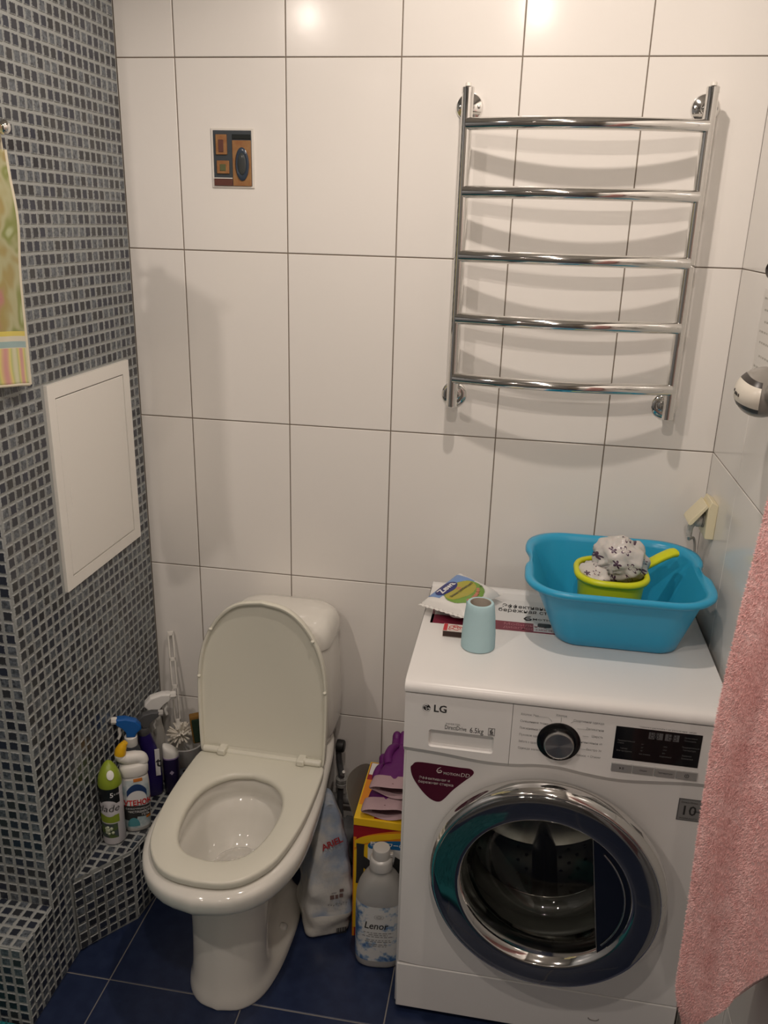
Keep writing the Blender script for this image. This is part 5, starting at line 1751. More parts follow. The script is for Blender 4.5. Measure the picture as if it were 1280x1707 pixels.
# --- white trigger spray, nozzle to the right
CLEAR = mat('frosted_plastic', (0.42, 0.41, 0.38), 0.3)
wt = bottle_frame('white_spray_bottle', 'frosted spray bottle with a white trigger head pointing right', -0.0955, -0.1260, turn=0.0)
MB().loft([oval(hx, hy, z) for z, hx, hy in ((0, 0.021, 0.018), (0.003, 0.0235, 0.02), (0.10, 0.0235, 0.02), (0.15, 0.022, 0.0185), (0.185, 0.016, 0.0155), (0.192, 0.0145, 0.0145))]).build('body', CLEAR, wt, 60)
MB().lathe([(0.0140, 0.190), (0.0155, 0.191), (0.0155, 0.205), (0.013, 0.207)], 24).build('collar', WHITE_PL, wt, 40)
trigger_head(wt, mat('bright_white_plastic', (0.78, 0.77, 0.74), 0.3), WHITE_PL, 0.206, 1.18, 0.02, direction=1)

# --- little round-topped tub
sb_ = thing('small_tub', 'small blue-grey tub with a round lid tucked behind the toilet', 'tub', (-0.0215, -0.123, LZ))
MB().lathe([(0.015, 0), (0.0165, 0.002), (0.0165, 0.020), (0.015, 0.022)], 24).build('tub', mat('tub_navy', (0.03, 0.035, 0.09), 0.4), sb_, 40)
tb = MB().lathe([(0.0175, 0.021), (0.0178, 0.023), (0.0175, 0.029), (0.015, 0.0305), (0.0, 0.0305)], 28).build('lid', mat('tub_lid', (0.15, 0.16, 0.20), 0.4), sb_, 40)
MB().lathe([(0.005, 0.0305), (0.005, 0.0312), (0, 0.0312)], 16).build('lid_hole', BLACK, tb, 30)

# --- brush holder, brush, sponge
bh = thing('brush_holder', 'white toilet brush cup standing at the back of the ledge', 'brush holder', (-0.040, -0.062, LZ))
MB().lathe([(0.034, 0), (0.037, 0.002), (0.046, 0.078), (0.0485, 0.081), (0.0475, 0.084), (0.044, 0.082), (0.0355, 0.006), (0.0, 0.006)], 40).build('cup', mat('cup_white', (0.76, 0.75, 0.72), 0.3, sss=0.1), bh, 50)
tb_ = thing('toilet_brush', 'white toilet brush with a slotted flat handle leaning in the corner', 'brush', (-0.052, -0.066, 0.30))
hb0, hb1 = Vector((-0.058, -0.066, 0.335)), Vector((-0.1165, -0.030, 0.605))
ax = (hb1 - hb0)
Lh = ax.length
MH = frame3(hb0, Vector((0.86, 0.5, 0)), ax)
hdl = MB()
n1 = MH
w1 = 0.0085
for x0_, x1_, y0_, y1_ in ((-w1, -w1 + 0.0042, 0.02, Lh - 0.006), (w1 - 0.0042, w1, 0.02, Lh - 0.006), (-w1, w1, 0.0, 0.03), (-w1, w1, Lh * 0.42, Lh * 0.46), (-w1, w1, Lh * 0.70, Lh * 0.735), (-w1 + 0.001, w1 - 0.001, Lh - 0.012, Lh)):
    hdl.box((x0_, y0_, -0.0028), (x1_, y1_, 0.0028), n1)
hdl.build('handle', mat('brush_white', (0.70, 0.68, 0.63), 0.4), tb_, 30, bevel=0.0008, world=True)
bc = Vector((-0.0505, -0.070, 0.322))
hub = MB().sphere(bc, (0.010, 0.010, 0.012), 16, 10).tube([bc, hb0 + ax * 0.04], 0.005, 10).build('hub', bpy.data.materials['brush_white'], tb_, 60, world=True)
b = MB()
for k in range(110):
    d = Vector(rng.normal(0, 1, 3)).normalized()
    if d.z < -0.6:
        continue
    b.tube([bc + d * 0.008, bc + d * (0.037 + rng.uniform(-0.003, 0.003))], [0.0018, 0.0030], 5)
b.build('bristles', mat('bristle_cream', (0.74, 0.70, 0.61), 0.6), tb_, 40, world=True, kind='stuff')
sp = thing('sponge', 'brown and dark green scouring sponge standing in the brush cup', 'sponge', (-0.003, -0.062, 0.30))
MS = Matrix.Translation((-0.0045, -0.068, 0.345)) @ Matrix.Rotation(-0.10, 4, 'Y') @ Matrix.Rotation(0.45, 4, 'Z')
MB().box((-0.014, -0.006, -0.042), (0.016, 0.016, 0.042), MS).build('foam', mat('sponge_foam', (0.23, 0.12, 0.025), 0.95, bump=(250, 0.8, 0.002)), sp, 30, bevel=0.003, world=True)
MB().box((-0.010, -0.0125, -0.036), (0.018, -0.006, 0.034), MS).build('scourer', mat('scourer_green', (0.015, 0.035, 0.018), 0.95, bump=(500, 1.0, 0.002)), sp, 30, bevel=0.002, world=True)

# ================================================================== right of the toilet
# --- detergent bag
bg = thing('detergent_bag', 'half-empty white and blue laundry powder bag slumped beside the toilet', 'bag', (0.410, -0.295, 0))
BAGP = mat('bag_print', (0.52, 0.52, 0.50), 0.28, bump=(45, 0.5, 0.004), vary=((0.27, 0.33, 0.42), 11, 0.46, 0.58))
BAGW = mat('bag_white', (0.58, 0.57, 0.53), 0.3, bump=(60, 0.5, 0.003))
BZ = [(0.002, 0.408, -0.300, 0.050, 0.062, 0.018), (0.012, 0.410, -0.300, 0.056, 0.070, 0.020), (0.060, 0.4125, -0.298, 0.060, 0.072, 0.022), (0.105, 0.415, -0.294, 0.0600, 0.070, 0.022), (0.16, 0.4155, -0.288, 0.055, 0.064, 0.022), (0.22, 0.414, -0.280, 0.046, 0.054, 0.02), (0.28, 0.412, -0.270, 0.034, 0.044, 0.014), (0.325, 0.410, -0.262, 0.018, 0.036, 0.008), (0.335, 0.410, -0.261, 0.004, 0.036, 0.002)]
BROT = math.radians(24)


def bag_ring(z, cx_, cy_, hx, hy, r):
    ring = dens(rrect(cx_, cy_, hx, hy, r, z, 4, BROT))
    P = np.array([tuple(p) for p in ring] + [tuple(ring[0])])
    d = np.r_[0, np.cumsum(np.linalg.norm(np.diff(P, axis=0), axis=1))]
    s = np.linspace(0, d[-1], 73)[:-1]
    out = []
    for q in s:
        x, y = np.interp(q, d, P[:, 0]), np.interp(q, d, P[:, 1])
        k = 1 + 0.10 * mnoise.noise(Vector((x * 22, y * 22, z * 26))) * min(1, z / 0.03) * 1.5
        out.append(Vector((cx_ + (x - cx_) * k, cy_ + (y - cy_) * k, z)))
    return out


bz_s = catmull(BZ, 5)
lower = [bag_ring(*q) for q in bz_s if q[0] <= 0.075]
upper = [bag_ring(*q) for q in bz_s if q[0] >= lower[-1][0].z - 1e-6]
bl = MB().loft(lower, True, False).build('bag_base', BAGW, bg, 60, world=True)
bu = MB().loft(upper, False, True).build('bag_body', BAGP, bg, 60, world=True)
# prints laid on the front-right face of the bag
BFx = Vector((math.cos(BROT), math.sin(BROT), 0))
bagR = Vector((-math.sin(BROT), math.cos(BROT), 0))


def bag_face(z):
    q = [np.interp(z, [p[0] for p in BZ], [p[i] for p in BZ]) for i in range(1, 6)]
    return Vector((q[0], q[1], z)) - bagR * (q[3] * 1.06 + 0.003), q[2]


def bag_text(s_, size, m, z, off, rot_, **k):
    c0, _ = bag_face(z)
    c1, _ = bag_face(z + 0.03)
    M = frame3(c0 + BFx * off, BFx, c1 - c0)
    me = text_mesh(s_, size, 'CENTER', **k)
    me.transform(M @ Matrix.Rotation(rot_, 4, 'Z') @ Matrix.Translation((0, 0, 0.0015)))
    me.materials.append(m)
    link('lettering', me, bu, 0, world=True)


BRED = mat('bag_red', (0.32, 0.025, 0.03), 0.4)
bag_text('ARIEL', 0.021, BRED, 0.250, 0.002, 0.30, bold=0.03)
c0, _ = bag_face(0.115)
c1, _ = bag_face(0.145)
Mb = frame3(c0, BFx, c1 - c0)
b = MB()
for (x0_, y0_, w_, h_) in ((-0.004, 0.002, 0.010, 0.010), (0.009, 0.002, 0.007, 0.010), (0.019, 0.004, 0.009, 0.009), (0.020, 0.018, 0.010, 0.007)):
    b.box((x0_, y0_, 0.0005), (x0_ + w_, y0_ + h_, 0.0012), Mb)
b.build('printed_icons', mat('bag_brown', (0.14, 0.09, 0.08), 0.5), bu, 0, world=True)
b = MB()
for k in range(8):
    b.box((-0.010 + 0.0062 * k, -0.012 - 0.002 * (k % 3), 0.0005), (-0.0065 + 0.0062 * k, -0.009 - 0.002 * (k % 3), 0.0012), Mb)
b.box((0.000, 0.016, 0.0005), (0.012, 0.0185, 0.0012), Mb)
b.build('fine_print', GREY_INK, bu, 0, world=True)
b = MB()
c0, hx = bag_face(0.012)
c1, _ = bag_face(0.03)
Mb2 = frame3(c0, BFx, c1 - c0)
for k in range(9):
    b.box((0.018 + 0.0030 * k, 0.001, 0.0008), (0.0196 + 0.0030 * k + 0.0008 * (k % 2), 0.020, 0.0014), Mb2)
b.build('barcode', INK, bl, 0, world=True)

# --- washing powder carton with an open flap
ct = thing('powder_carton', 'red and yellow Japanese washing powder carton with one raised flap', 'box', (0.557, -0.22, 0))
CX0, CX1, CY0, CY1, CZ = 0.4935, 0.619, -0.348, -0.132, 0.3565
CRED = mat('carton_red', (0.33, 0.012, 0.018), 0.35)
CYEL = mat('carton_yellow', (0.80, 0.50, 0.015), 0.35)
CORA = mat('carton_orange', (0.72, 0.25, 0.015), 0.35)
CIN = mat('carton_inside', (0.16, 0.15, 0.125), 0.8)
crt = MB().box((CX0, CY0, 0.001), (CX1, CY1, CZ - 0.004)).build('carton', CRED, ct, 0, bevel=0.002, world=True)
CF = front(0, CY0, 0)


def cprint(pts, m, name, lift):
    return MB().prism([tuple(p) for p in pts], CF @ Matrix.Translation((0, 0, lift)), 0.0003).build(name, m, crt, 0, world=True)


cprint([(CX0 + 0.001, 0.001), (CX0 + 0.006, 0.001), (CX0 + 0.008, 0.30), (CX0 + 0.001, 0.30)], CORA, 'orange_edge', 0.0)
arc1 = [(CX0 + 0.004, 0.285)] + [(CX0 + 0.004 + 0.12 * t_, 0.285 + 0.052 * t_ ** 0.55) for t_ in np.linspace(0.05, 1, 10)]
arc0 = [(CX0 + 0.004 + 0.12 * t_, 0.262 + 0.040 * t_ ** 0.7) for t_ in np.linspace(1, 0, 10)]
cprint(arc1 + arc0, CORA, 'orange_swoosh', 0.0002)
arc1b = [(CX0 + 0.004 + 0.12 * t_, 0.290 + 0.040 * t_ ** 0.6) for t_ in np.linspace(0.0, 1, 10)]
arc0b = [(CX0 + 0.004 + 0.12 * t_, 0.270 + 0.046 * t_ ** 0.7) for t_ in np.linspace(1, 0, 10)]
cprint(arc1b + arc0b, CYEL, 'yellow_swoosh', 0.0005)
cprint([(CX0 + 0.003, 0.03), (CX1 - 0.001, 0.03), (CX1 - 0.001, 0.305), (CX0 + 0.07, 0.296), (CX0 + 0.03, 0.282), (CX0 + 0.003, 0.262)], CYEL, 'yellow_panel', 0.0009)
cprint([(CX0 + 0.036, 0.05), (CX1 - 0.001, 0.05), (CX1 - 0.001, 0.298), (CX0 + 0.07, 0.290), (CX0 + 0.036, 0.278)], WHITE_INK, 'white_panel', 0.0012)
bl_ = cprint([tuple(p) for p in catmull([(CX0 + 0.036, 0.282), (CX0 + 0.044, 0.292), (CX0 + 0.075, 0.300), (CX1, 0.306), (CX1, 0.283), (CX0 + 0.075, 0.279), (CX0 + 0.044, 0.274)], 3, True)], mat('carton_blue', (0.015, 0.14, 0.36), 0.35), 'blue_label', 0.0020)
me = text_mesh('酵素パワーの', 0.0135, 'LEFT', bold=0.03)
me.transform(CF @ Matrix.Translation((CX0 + 0.042, 0.2875, 0.0025)) @ Matrix.Rotation(0.06, 4, 'Z'))
me.materials.append(WHITE_INK)
link('lettering', me, bl_, 0, world=True)
me = text_mesh('トッ', 0.118, 'LEFT', bold=0.095, sx=0.54)
me.transform(CF @ Matrix.Translation((CX0 - 0.006, 0.217, 0.0022)))
me.materials.append(INK)
link('lettering', me, crt, 0, world=True)
# lid
cl = MB().box((CX0 + 0.001, CY0 - 0.0025, CZ - 0.004), (CX1, CY1, CZ)).box((CX0 + 0.001, CY0 - 0.0032, CZ - 0.020), (CX1, CY0 - 0.0018, CZ)).build('lid', CYEL, ct, 0, bevel=0.001, world=True)
LTZ = CZ + 0.0002
for nm, m_, x0_, x1_, y0_, y1_ in (('orange_print', CORA, CX0 + 0.004, CX0 + 0.035, -0.30, -0.20), ('red_print', CRED, CX0 + 0.004, CX0 + 0.04, -0.205, -0.136), ('white_print', PAINT_WHITE, CX0 + 0.006, CX0 + 0.032, -0.185, -0.138), ('red_print', CRED, CX0 + 0.048, CX0 + 0.080, -0.345, -0.318), ('blue_print', bpy.data.materials['carton_blue'], CX0 + 0.020, CX0 + 0.034, -0.232, -0.214)):
    MB().box((x0_, y0_, LTZ - 0.0002), (x1_, y1_, LTZ + 0.0003 + 0.0002 * (nm != 'orange_print') + 0.0004 * (nm in ('white_print', 'blue_print')))).build(nm, m_, cl, 0, world=True)
me = text_mesh('NEW', 0.02, 'LEFT')
me.transform(frame3((CX0 + 0.088, -0.332, LTZ + 0.0004), (1, 0, 0), (0, 1, 0)))
me.materials.append(INK)
bpy.data.meshes.remove(me)
MB().box((CX0 + 0.060, -0.338, LTZ + 0.0005), (CX0 + 0.070, -0.326, LTZ + 0.0007)).build('yellow_dot', CYEL, cl, 0, world=True)
# raised side flap with curved outer edge
fp = [(-0.345, 0.0), (-0.340, 0.035), (-0.325, 0.060), (-0.295, 0.070), (-0.25, 0.060), (-0.20, 0.040), (-0.16, 0.017), (-0.138, 0.0)]
fpc = [tuple(p) for p in catmull(fp, 4)]
rings = []
for th in (0.0, 0.0012):
    rings.append([Vector((CX0 - 0.0012 + th - 0.30 * z - 1.0 * z * z, y, CZ - 0.004 + z)) for y, z in fpc])
MB().loft(rings).build('raised_flap', CIN, ct, 0, world=True)

# --- rubber gloves on the carton
PUR = mat('purple_rubber', (0.115, 0.010, 0.125), 0.5, bump=(35, 0.4, 0.004))
PINK_IN = mat('glove_lining', (0.42, 0.29, 0.31), 0.75, bump=(60, 0.3, 0.003))


def glove(ox, oy, oz, rot_, label, roll_, curl):
    t_ = thing('rubber_glove', label, 'glove', (ox, oy, oz), rotz=rot_, group='purple rubber gloves')
    R2 = Matrix.Rotation(roll_, 4, 'Y')
    q = MB()
    sec = [(0.030, 0.0465, 0.0115), (0.05, 0.043, 0.012), (0.10, 0.037, 0.0115), (0.14, 0.038, 0.011), (0.175, 0.037, 0.010), (0.19, 0.034, 0.008)]
    rg_ = []
    for y, hx, hz in catmull(sec, 3):
        rg_.append([R2 @ Vector((hx * math.cos(a) + 0.003 * mnoise.noise(Vector((y * 25, a, ox * 9))), y, hz + hz * math.sin(a) * (1 + 0.25 * mnoise.noise(Vector((y * 18, math.cos(a) * 2, oz * 7)))))) for a in np.linspace(0, 2 * math.pi, 25)[:-1]])
    q.loft(rg_, False, True)
    for k, (fx, ln) in enumerate(((-0.0245, 0.044), (-0.0085, 0.054), (0.0080, 0.050), (0.0235, 0.040))):
        pth_ = catmull([(fx * 0.95, 0.178, 0.010), (fx * 1.05, 0.200, 0.013 + 0.003 * (k % 2)), (fx * 1.1, 0.185 + ln * 0.55, 0.012 + curl), (fx * 1.12, 0.180 + ln * 0.8, 0.008 + curl * 1.2)], 4)
        q.tube([R2 @ Vector(p) for p in pth_], [0.0112] * 8 + [0.0108, 0.0104, 0.0098, 0.0085, 0.005], 12)
    pth_ = catmull([(-0.026, 0.095, 0.012), (-0.033, 0.120, 0.018), (-0.028, 0.148, 0.023), (-0.016, 0.165, 0.024)], 4)
    q.tube([R2 @ Vector(p) for p in pth_], [0.0115] * 8 + [0.011, 0.010, 0.009, 0.008, 0.005], 12)
    q.build('glove', PUR, t_, 60)
    rg2 = []
    for (y, s) in ((0.010, 0.92), (-0.003, 0.99), (-0.006, 1.05), (-0.002, 1.10), (0.020, 1.08), (0.040, 1.03)):
        rg2.append([R2 @ Vector((0.050 * s * math.cos(a), y + 0.004 * math.sin(2 * a), 0.0130 + 0.0130 * s * math.sin(a) * (1 + 0.2 * math.sin(3 * a)))) for a in np.linspace(0, 2 * math.pi, 33)[:-1]])
    MB().loft(rg2, False, False).build('cuff', PINK_IN, t_, 70, label='pale pink turned-back cuff')
    rg3 = [[R2 @ Vector((0.045 * s * math.cos(a), y, 0.0130 + 0.0115 * s * math.sin(a))) for a in np.linspace(0, 2 * math.pi, 25)[:-1]] for y, s in ((0.009, 1.0), (0.05, 0.8))]
    MB().loft(rg3, False, True).build('lining', mat('glove_inside', (0.16, 0.08, 0.09), 0.8), t_, 70)
    return t_


glove(0.5645, -0.340, CZ + 0.0050, 0.05, 'purple rubber glove lying flat on the yellow carton lid, the under one', 0.0, 0.0)
glove(0.5745, -0.300, CZ + 0.0370, -0.03, 'purple rubber glove lying on top of the other glove, cuff folded back', 0.03, 0.010)

# --- fabric softener bottle
sf = thing('softener_bottle', 'silver-grey fabric softener bottle with blue floral label on the floor', 'bottle', (0.5695, -0.396, 0.0), rotz=0.10)
PEARL = mat('pearl_plastic', (0.42, 0.415, 0.40), 0.3, 0.25)
SP = [(0.0015, 0.046, 0.032), (0.005, 0.052, 0.037), (0.02, 0.0555, 0.0395), (0.10, 0.0560, 0.040), (0.185, 0.0560, 0.040), (0.205, 0.054, 0.039), (0.225, 0.048, 0.036), (0.245, 0.037, 0.031), (0.258, 0.026, 0.025), (0.265, 0.0225, 0.0225), (0.274, 0.022, 0.022)]
bs = MB().loft([oval(hx, hy, z, n=48, p=2.8) for z, hx, hy in catmull(SP, 3)]).build('body', PEARL, sf, 60)
MB().lathe([(0.0245, 0.268), (0.0265, 0.270), (0.0265, 0.292), (0.0245, 0.296), (0.0205, 0.298), (0.0205, 0.318), (0.0190, 0.3225), (0.0, 0.3232)], 36).build('cap', mat('cap_pearl', (0.52, 0.51, 0.49), 0.3, 0.15), sf, 40)
MB().box((0.020, -0.006, 0.302), (0.027, 0.004, 0.309)).build('cap_spout', mat('cap_pearl2', (0.52, 0.51, 0.49), 0.3, 0.15), sf, 30, bevel=0.001)
LAB = mat('floral_label', (0.60, 0.61, 0.60), 0.3)
_nt = LAB.node_tree
_b = _nt.nodes['Principled BSDF']
_tc = _nt.nodes.new('ShaderNodeTexCoord')
_n1 = _nt.nodes.new('ShaderNodeTexNoise')
_n1.inputs['Scale'].default_value = 26
_n1.inputs['Detail'].default_value = 1
_n2 = _nt.nodes.new('ShaderNodeTexNoise')
_n2.inputs['Scale'].default_value = 110
_n2.inputs['Detail'].default_value = 3
_nt.links.new(_tc.outputs['Object'], _n1.inputs['Vector'])
_nt.links.new(_tc.outputs['Object'], _n2.inputs['Vector'])
_sx = _nt.nodes.new('ShaderNodeSeparateXYZ')
_nt.links.new(_tc.outputs['Object'], _sx.inputs[0])


def _mth(nt, op, a, c=None):
    q = nt.nodes.new('ShaderNodeMath')
    q.operation = op
    for i, v in enumerate((a, c)):
        if v is None:
            continue
        if isinstance(v, (int, float)):
            q.inputs[i].default_value = v
        else:
            nt.links.new(v, q.inputs[i])
    return q.outputs[0]


_edge = _mth(_nt, 'ADD', _mth(_nt, 'POWER', _mth(_nt, 'MULTIPLY', _sx.outputs[0], 19.0), 2), _mth(_nt, 'POWER', _mth(_nt, 'MULTIPLY', _mth(_nt, 'SUBTRACT', _sx.outputs[2], 0.115), 10.5), 2))
_f = _mth(_nt, 'ADD', _mth(_nt, 'ADD', _mth(_nt, 'MULTIPLY', _n1.outputs['Fac'], 1.2), _mth(_nt, 'MULTIPLY', _n2.outputs['Fac'], 0.7)), _mth(_nt, 'MULTIPLY', _edge, 0.22))
_rp = _nt.nodes.new('ShaderNodeValToRGB')
_rp.color_ramp.elements[0].position = 0.0
_rp.color_ramp.elements[0].color = (0.60, 0.61, 0.60, 1)
_rp.color_ramp.elements[1].position = 1.0
_rp.color_ramp.elements[1].color = (0.055, 0.14, 0.33, 1)
_e = _rp.color_ramp.elements.new(0.45)
_e.color = (0.28, 0.38, 0.50, 1)
_mr = _nt.nodes.new('ShaderNodeMapRange')
_mr.inputs['From Min'].default_value = 1.08
_mr.inputs['From Max'].default_value = 1.36
_nt.links.new(_f, _mr.inputs['Value'])
_nt.links.new(_mr.outputs[0], _rp.inputs['Fac'])
_nt.links.new(_rp.outputs['Color'], _b.inputs['Base Color'])


def sf_pt(x, z, lift):
    hx = np.interp(z, [p[0] for p in SP], [p[1] for p in SP])
    hy = np.interp(z, [p[0] for p in SP], [p[2] for p in SP])
    s = max(-0.99, min(0.99, x / hx))
    return Vector((s * (hx + lift), -hy * (1 - abs(s) ** 2.8) ** (1 / 2.8) - lift, z))


rows = [[sf_pt(-0.0553 + 0.1106 * i / 36, z - 0.006 * (1 - (2 * i / 36 - 1) ** 2) * (z > 0.15), 0.0005) for i in range(37)] for z in np.linspace(0.026, 0.192, 14)]
slb = MB().loft(rows, False, False, closed=False).build('label', LAB, bs, 70)


def sf_text(s_, size, z, x=0.0, m=INK, **k):
    me = text_mesh(s_, size, 'CENTER', **k)
    for v in me.vertices:
        v.co = sf_pt(x + v.co.x, z + v.co.y, 0.0012)
    me.materials.append(m)
    link('lettering', me, slb, 0)


sf_text('Lenor', 0.028, 0.132, -0.006, bold=0.012, shear=0.18, sx=0.80)
b = MB()
for r_ in (0.0045, 0.0075):
    for s in (-1, 1):
        b.tube([sf_pt(0.001 + s * r_ * 0.45 + r_ * math.cos(a), 0.1585 + r_ * 0.8 * math.sin(a), 0.0008) for a in np.linspace(0, 2 * math.pi, 18)], 0.0004, 4)
b.build('floral_emblem', GREY_INK, slb, 60)
b = MB()
for z, wd in ((0.110, 0.034), (0.1045, 0.022), (0.099, 0.036), (0.089, 0.028), (0.084, 0.030), (0.076, 0.022), (0.071, 0.020)):
    x = -wd
    while x < wd:
        l_ = rng.uniform(0.004, 0.011)
        x2 = min(x + l_, wd)
        b.add([sf_pt(x, z, 0.0009), sf_pt(x2, z, 0.0009), sf_pt(x2, z + 0.0026, 0.0009), sf_pt(x, z + 0.0026, 0.0009)], [(0, 1, 2, 3)])
        x = x2 + 0.0025
b.build('fine_print', GREY_INK, slb, 0)

# ================================================================== towels
PK = mat('pink_fleece', (0.82, 0.47, 0.45), 0.95, sheen=0.35, bump=(120, 0.6, 0.004), vary=((0.87, 0.56, 0.54), 25, 0.4, 0.65))
ptw = thing('pink_towel', 'fluffy pink bath towel hanging in a long bunch on the right wall', 'towel', (1.185, -0.90, 0.45))
NA, NZ = 120, 150
loop = catmull([(1.121, -0.880), (1.126, -0.853), (1.150, -0.846), (1.172, -0.852), (1.200, -0.846), (1.226, -0.856), (1.2345, -0.895), (1.2340, -0.960), (1.2330, -1.02), (1.222, -1.055), (1.195, -1.050), (1.190, -1.015), (1.168, -0.985), (1.160, -0.950), (1.150, -0.915), (1.133, -0.905)], 8, True)
loop = np.array(loop)
NA = len(loop)
V = []
for j in range(NZ):
    q = j / (NZ - 1)
    row = []
    for i in range(NA):
        x, y = loop[i]
        # slanted hem: lowest at the inner corner, higher towards the wall and the camera
        hem = 0.455 + 0.12 * max(0, (x - 1.135) / 0.10) ** 1.3 + 0.30 * max(0, (-0.865 - y) / 0.19)
        z = hem + (1.72 - hem) * q
        k = 1.0 - 0.22 * max(0, (z - 1.35) / 0.4) ** 1.5
        bulge = 1.0 + 0.06 * math.sin(z * 7.5) * 0.5
        dx = 0.010 * mnoise.noise(Vector((x * 16, y * 16, z * 2.3)))
        taper = 0.022 * math.exp(-((z - 0.455) / 0.05) ** 2)
        shift = 0.010 * math.sin((z - 0.45) * 3.0)
        xx = 1.236 - (1.236 - x) * k * bulge + dx + (taper if x < 1.15 else 0) - shift * (1.236 - x) / 0.11
        row.append((min(xx, 1.2365), y * 1.0 + 0.012 * mnoise.noise(Vector((x * 14 + 5, y * 14, z * 2.0))), z))
    V.append(row)
mbp = MB().loft([[Vector(p) for p in r] for r in V])
towel = mbp.build('towel', PK, ptw, 80, world=True)
A = np.array(V)
du = np.roll(A, -1, 1) - np.roll(A, 1, 1)
dv_ = np.gradient(A, axis=0)
nr = np.cross(du, dv_)
nr /= np.linalg.norm(nr, axis=2)[:, :, None] + 1e-9
cen = A.mean(1, keepdims=True)
if np.mean(np.sum(nr * (A - cen), 2)) < 0:
    nr = -nr
n_ = 190000
jj = rng.integers(0, NZ - 1, n_)
ii = rng.integers(0, NA, n_)
fu, fv = rng.random((n_, 1)), rng.random((n_, 1))
i2 = (ii + 1) % NA
pts = (A[jj, ii] * (1 - fu) + A[jj, i2] * fu) * (1 - fv) + (A[jj + 1, ii] * (1 - fu) + A[jj + 1, i2] * fu) * fv
nn = nr[jj, ii]
keep = pts[:, 0] < 1.232
nn = nn * 0.9 + np.array([0, 0, -0.55])
tufts(pts[keep], nn[keep] / np.linalg.norm(nn[keep], axis=1)[:, None], 0.0045, 0.0012, 0.6, 'pile', PK, ptw)
MB().tube(catmull([(1.24, -0.94, 1.735), (1.215, -0.94, 1.735), (1.203, -0.94, 1.74), (1.200, -0.94, 1.755)], 4), 0.004, 10).build('hook', CHROME, ptw, 60, world=True)

# hand towel on a chrome hook at the mosaic wall
hkx, hky, hkz = -0.094, -0.5235, 1.8085
hk2 = thing('towel_hook', 'chrome ball-tipped hook on the mosaic wall holding the patterned towel', 'hook', (X0, hky, hkz))
MB().lathe([(0.016, 0), (0.016, 0.003), (0.007, 0.006), (0.005, 0.010), (0.005, 0.036)], 24, frame3((X0 + 0.0015, hky, hkz), (0, 1, 0), (0, 0, 1))).build('stem', CHROME, hk2, 50, world=True)
MB().sphere((hkx, hky, hkz), 0.0125, 24, 14).build('ball', CHROME, hk2, 180, world=True)
MB().tube(catmull([(-0.170, -0.6035, 1.888), (-0.168, -0.68, 1.890), (-0.13, -0.735, 1.890), (-0.035, -0.7565, 1.890), (-0.012, -0.762, 1.893)], 6), 0.004, 10).build('swing_arm', CHROME, hk2, 60, world=True)
htw = thing('hand_towel', 'pastel green, pink and yellow patterned hand towel with a pale hem, at the left', 'towel', (-0.08, -0.65, 1.36))
HT = bpy.data.materials.new('pastel_towel')
HT.use_nodes = True
nt = HT.node_tree
N, L = nt.nodes, nt.links
pb = N['Principled BSDF']
pb.inputs['Roughness'].default_value = 0.95
pb.inputs['Sheen Weight'].default_value = 0.2
uvn = N.new('ShaderNodeUVMap')
sep = N.new('ShaderNodeSeparateXYZ')
L.new(uvn.outputs[0], sep.inputs[0])
nz = N.new('ShaderNodeTexNoise')
nz.inputs['Scale'].default_value = 4.2
nz.inputs['Detail'].default_value = 2
nz.inputs['Distortion'].default_value = 0.35
L.new(uvn.outputs[0], nz.inputs['Vector'])
cr_ = N.new('ShaderNodeValToRGB')
cr_.color_ramp.interpolation = 'EASE'
e = cr_.color_ramp.elements
e[0].position = 0.30
e[0].color = (0.42, 0.20, 0.18, 1)
e[1].position = 0.72
e[1].color = (0.13, 0.16, 0.05, 1)
for p_, c_ in ((0.40, (0.33, 0.27, 0.10, 1)), (0.48, (0.40, 0.39, 0.22, 1)), (0.56, (0.22, 0.25, 0.07, 1)), (0.64, (0.42, 0.46, 0.26, 1))):
    q = e.new(p_)
    q.color = c_
L.new(nz.outputs['Fac'], cr_.inputs['Fac'])
# woven border bands near the hem, by height
bd = N.new('ShaderNodeValToRGB')
bd.color_ramp.interpolation = 'CONSTANT'
e = bd.color_ramp.elements
e[0].position = 0.0
e[0].color = (0.62, 0.58, 0.44, 1)
e[1].position = 0.165
e[1].color = (0.30, 0.42, 0.42, 1)
for p_, c_ in ((0.195, (0.60, 0.57, 0.46, 1)), (0.215, (0.62, 0.52, 0.12, 1))):
    q = e.new(p_)
    q.color = c_
L.new(sep.outputs[1], bd.inputs['Fac'])
inb = N.new('ShaderNodeMath')
inb.operation = 'LESS_THAN'
L.new(sep.outputs[1], inb.inputs[0])
inb.inputs[1].default_value = 0.24
mid = N.new('ShaderNodeMath')
mid.operation = 'GREATER_THAN'
L.new(sep.outputs[1], mid.inputs[0])
mid.inputs[1].default_value = 0.165
mulb = N.new('ShaderNodeMath')
mulb.operation = 'MULTIPLY'
L.new(inb.outputs[0], mulb.inputs[0])
L.new(mid.outputs[0], mulb.inputs[1])
mxb = N.new('ShaderNodeMix')
mxb.data_type = 'RGBA'
L.new(mulb.outputs[0], mxb.inputs[0])
L.new(cr_.outputs[0], mxb.inputs[6])
L.new(bd.outputs[0], mxb.inputs[7])
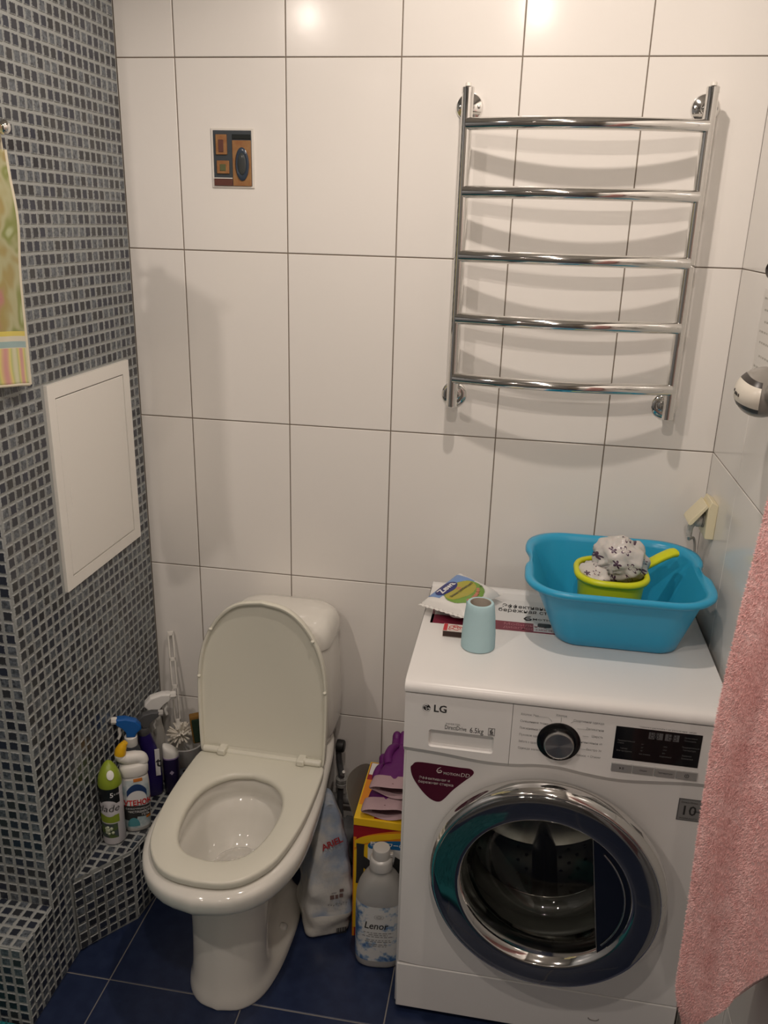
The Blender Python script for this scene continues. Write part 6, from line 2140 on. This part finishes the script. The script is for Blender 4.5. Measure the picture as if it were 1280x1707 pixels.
# stripes in the hem part
wv_ = N.new('ShaderNodeTexWave')
wv_.inputs['Scale'].default_value = 2.2
wv_.inputs['Distortion'].default_value = 2.0
L.new(uvn.outputs[0], wv_.inputs['Vector'])
cw = N.new('ShaderNodeValToRGB')
e = cw.color_ramp.elements
e[0].color = (0.60, 0.58, 0.40, 1)
e[1].color = (0.58, 0.30, 0.28, 1)
q = e.new(0.35)
q.color = (0.45, 0.48, 0.20, 1)
q = e.new(0.62)
q.color = (0.66, 0.58, 0.20, 1)
L.new(wv_.outputs['Fac'], cw.inputs['Fac'])
lowm = N.new('ShaderNodeMath')
lowm.operation = 'LESS_THAN'
L.new(sep.outputs[1], lowm.inputs[0])
lowm.inputs[1].default_value = 0.165
mxc = N.new('ShaderNodeMix')
mxc.data_type = 'RGBA'
L.new(lowm.outputs[0], mxc.inputs[0])
L.new(mxb.outputs[2], mxc.inputs[6])
L.new(cw.outputs[0], mxc.inputs[7])
L.new(mxc.outputs[2], pb.inputs['Base Color'])
NU, NV = 70, 60


def hand_pt(s, v):
    """s 0 = edge by the wall, 1 = far end; v 0 = hem, 1 = top"""
    z = 1.368 + v * (1.775 - 1.368) - 0.008 * s * (1 - v) + 0.012 * math.sin(s * 5) * (1 - v)
    amp = 0.35 + 0.65 * (1 - v)
    y = -0.494 - 0.30 * s - 0.012 * (1 - v) ** 2 * (1 - s)
    q2 = max(0.0, min(1.0, (s - 0.44) / 0.12))
    q = max(0.0, min(1.0, (s - 0.50) / 0.40))
    q = q * q * (3 - 2 * q)
    z += (0.20 * q - 0.07 * v * q2) * (1 - v) + (0.115 * q2) * v  # unseen far end lifted and swung out to shape the wall shadow
    x = -0.1165 + 0.088 * q - 0.013 * math.exp(-((s - 0.31) / 0.07) ** 2) + amp * 0.006 * math.sin(9.5 * s + 0.6 + 1.2 * v) * min(1, 4 * s) + 0.006 * (1 - v) + 0.008 * math.exp(-((v - 0.72) / 0.16) ** 2) * (1 - s)
    return Vector((x, y, z))


vs, fs, uvs = [], [], []
for j in range(NV + 1):
    for i in range(NU + 1):
        vs.append(hand_pt(i / NU, j / NV))
for j in range(NV):
    for i in range(NU):
        a = j * (NU + 1) + i
        fs.append((a, a + 1, a + NU + 2, a + NU + 1))
me = bpy.data.meshes.new('cloth')
me.from_pydata([tuple(p) for p in vs], [], fs)
ul = me.uv_layers.new(name='UVMap')
for l in me.loops:
    k = l.vertex_index
    ul.data[l.index].uv = ((k % (NU + 1)) / NU, (k // (NU + 1)) / NV)
me.materials.append(HT)
cloth = link('cloth', me, htw, 180, world=True)
md = cloth.modifiers.new('thickness', 'SOLIDIFY')
md.thickness = 0.005
md.offset = 0
HEM = mat('towel_hem', (0.66, 0.61, 0.48), 0.95)
MB().tube([hand_pt(0, v) + Vector((0, 0.001, 0)) for v in np.linspace(0, 1, 40)], 0.0046, 8).build('side_hem', HEM, htw, 60, world=True)
MB().tube([hand_pt(s, 0) for s in np.linspace(0, 1, 50)], 0.0034, 8).build('bottom_hem', HEM, htw, 60, world=True)
MB().tube(catmull([hand_pt(0.02, 1.0) - Vector((0, 0, 0.004)), Vector((-0.112, -0.508, 1.792)), Vector((-0.1085, -0.5165, 1.8150)), Vector((-0.1075, -0.5225, 1.8215)), Vector((-0.1075, -0.528, 1.8150)), Vector((-0.112, -0.524, 1.792)), hand_pt(0.06, 1.0) - Vector((0, 0, 0.004))], 5), 0.0026, 8).build('hanging_loop', HEM, htw, 60, world=True)
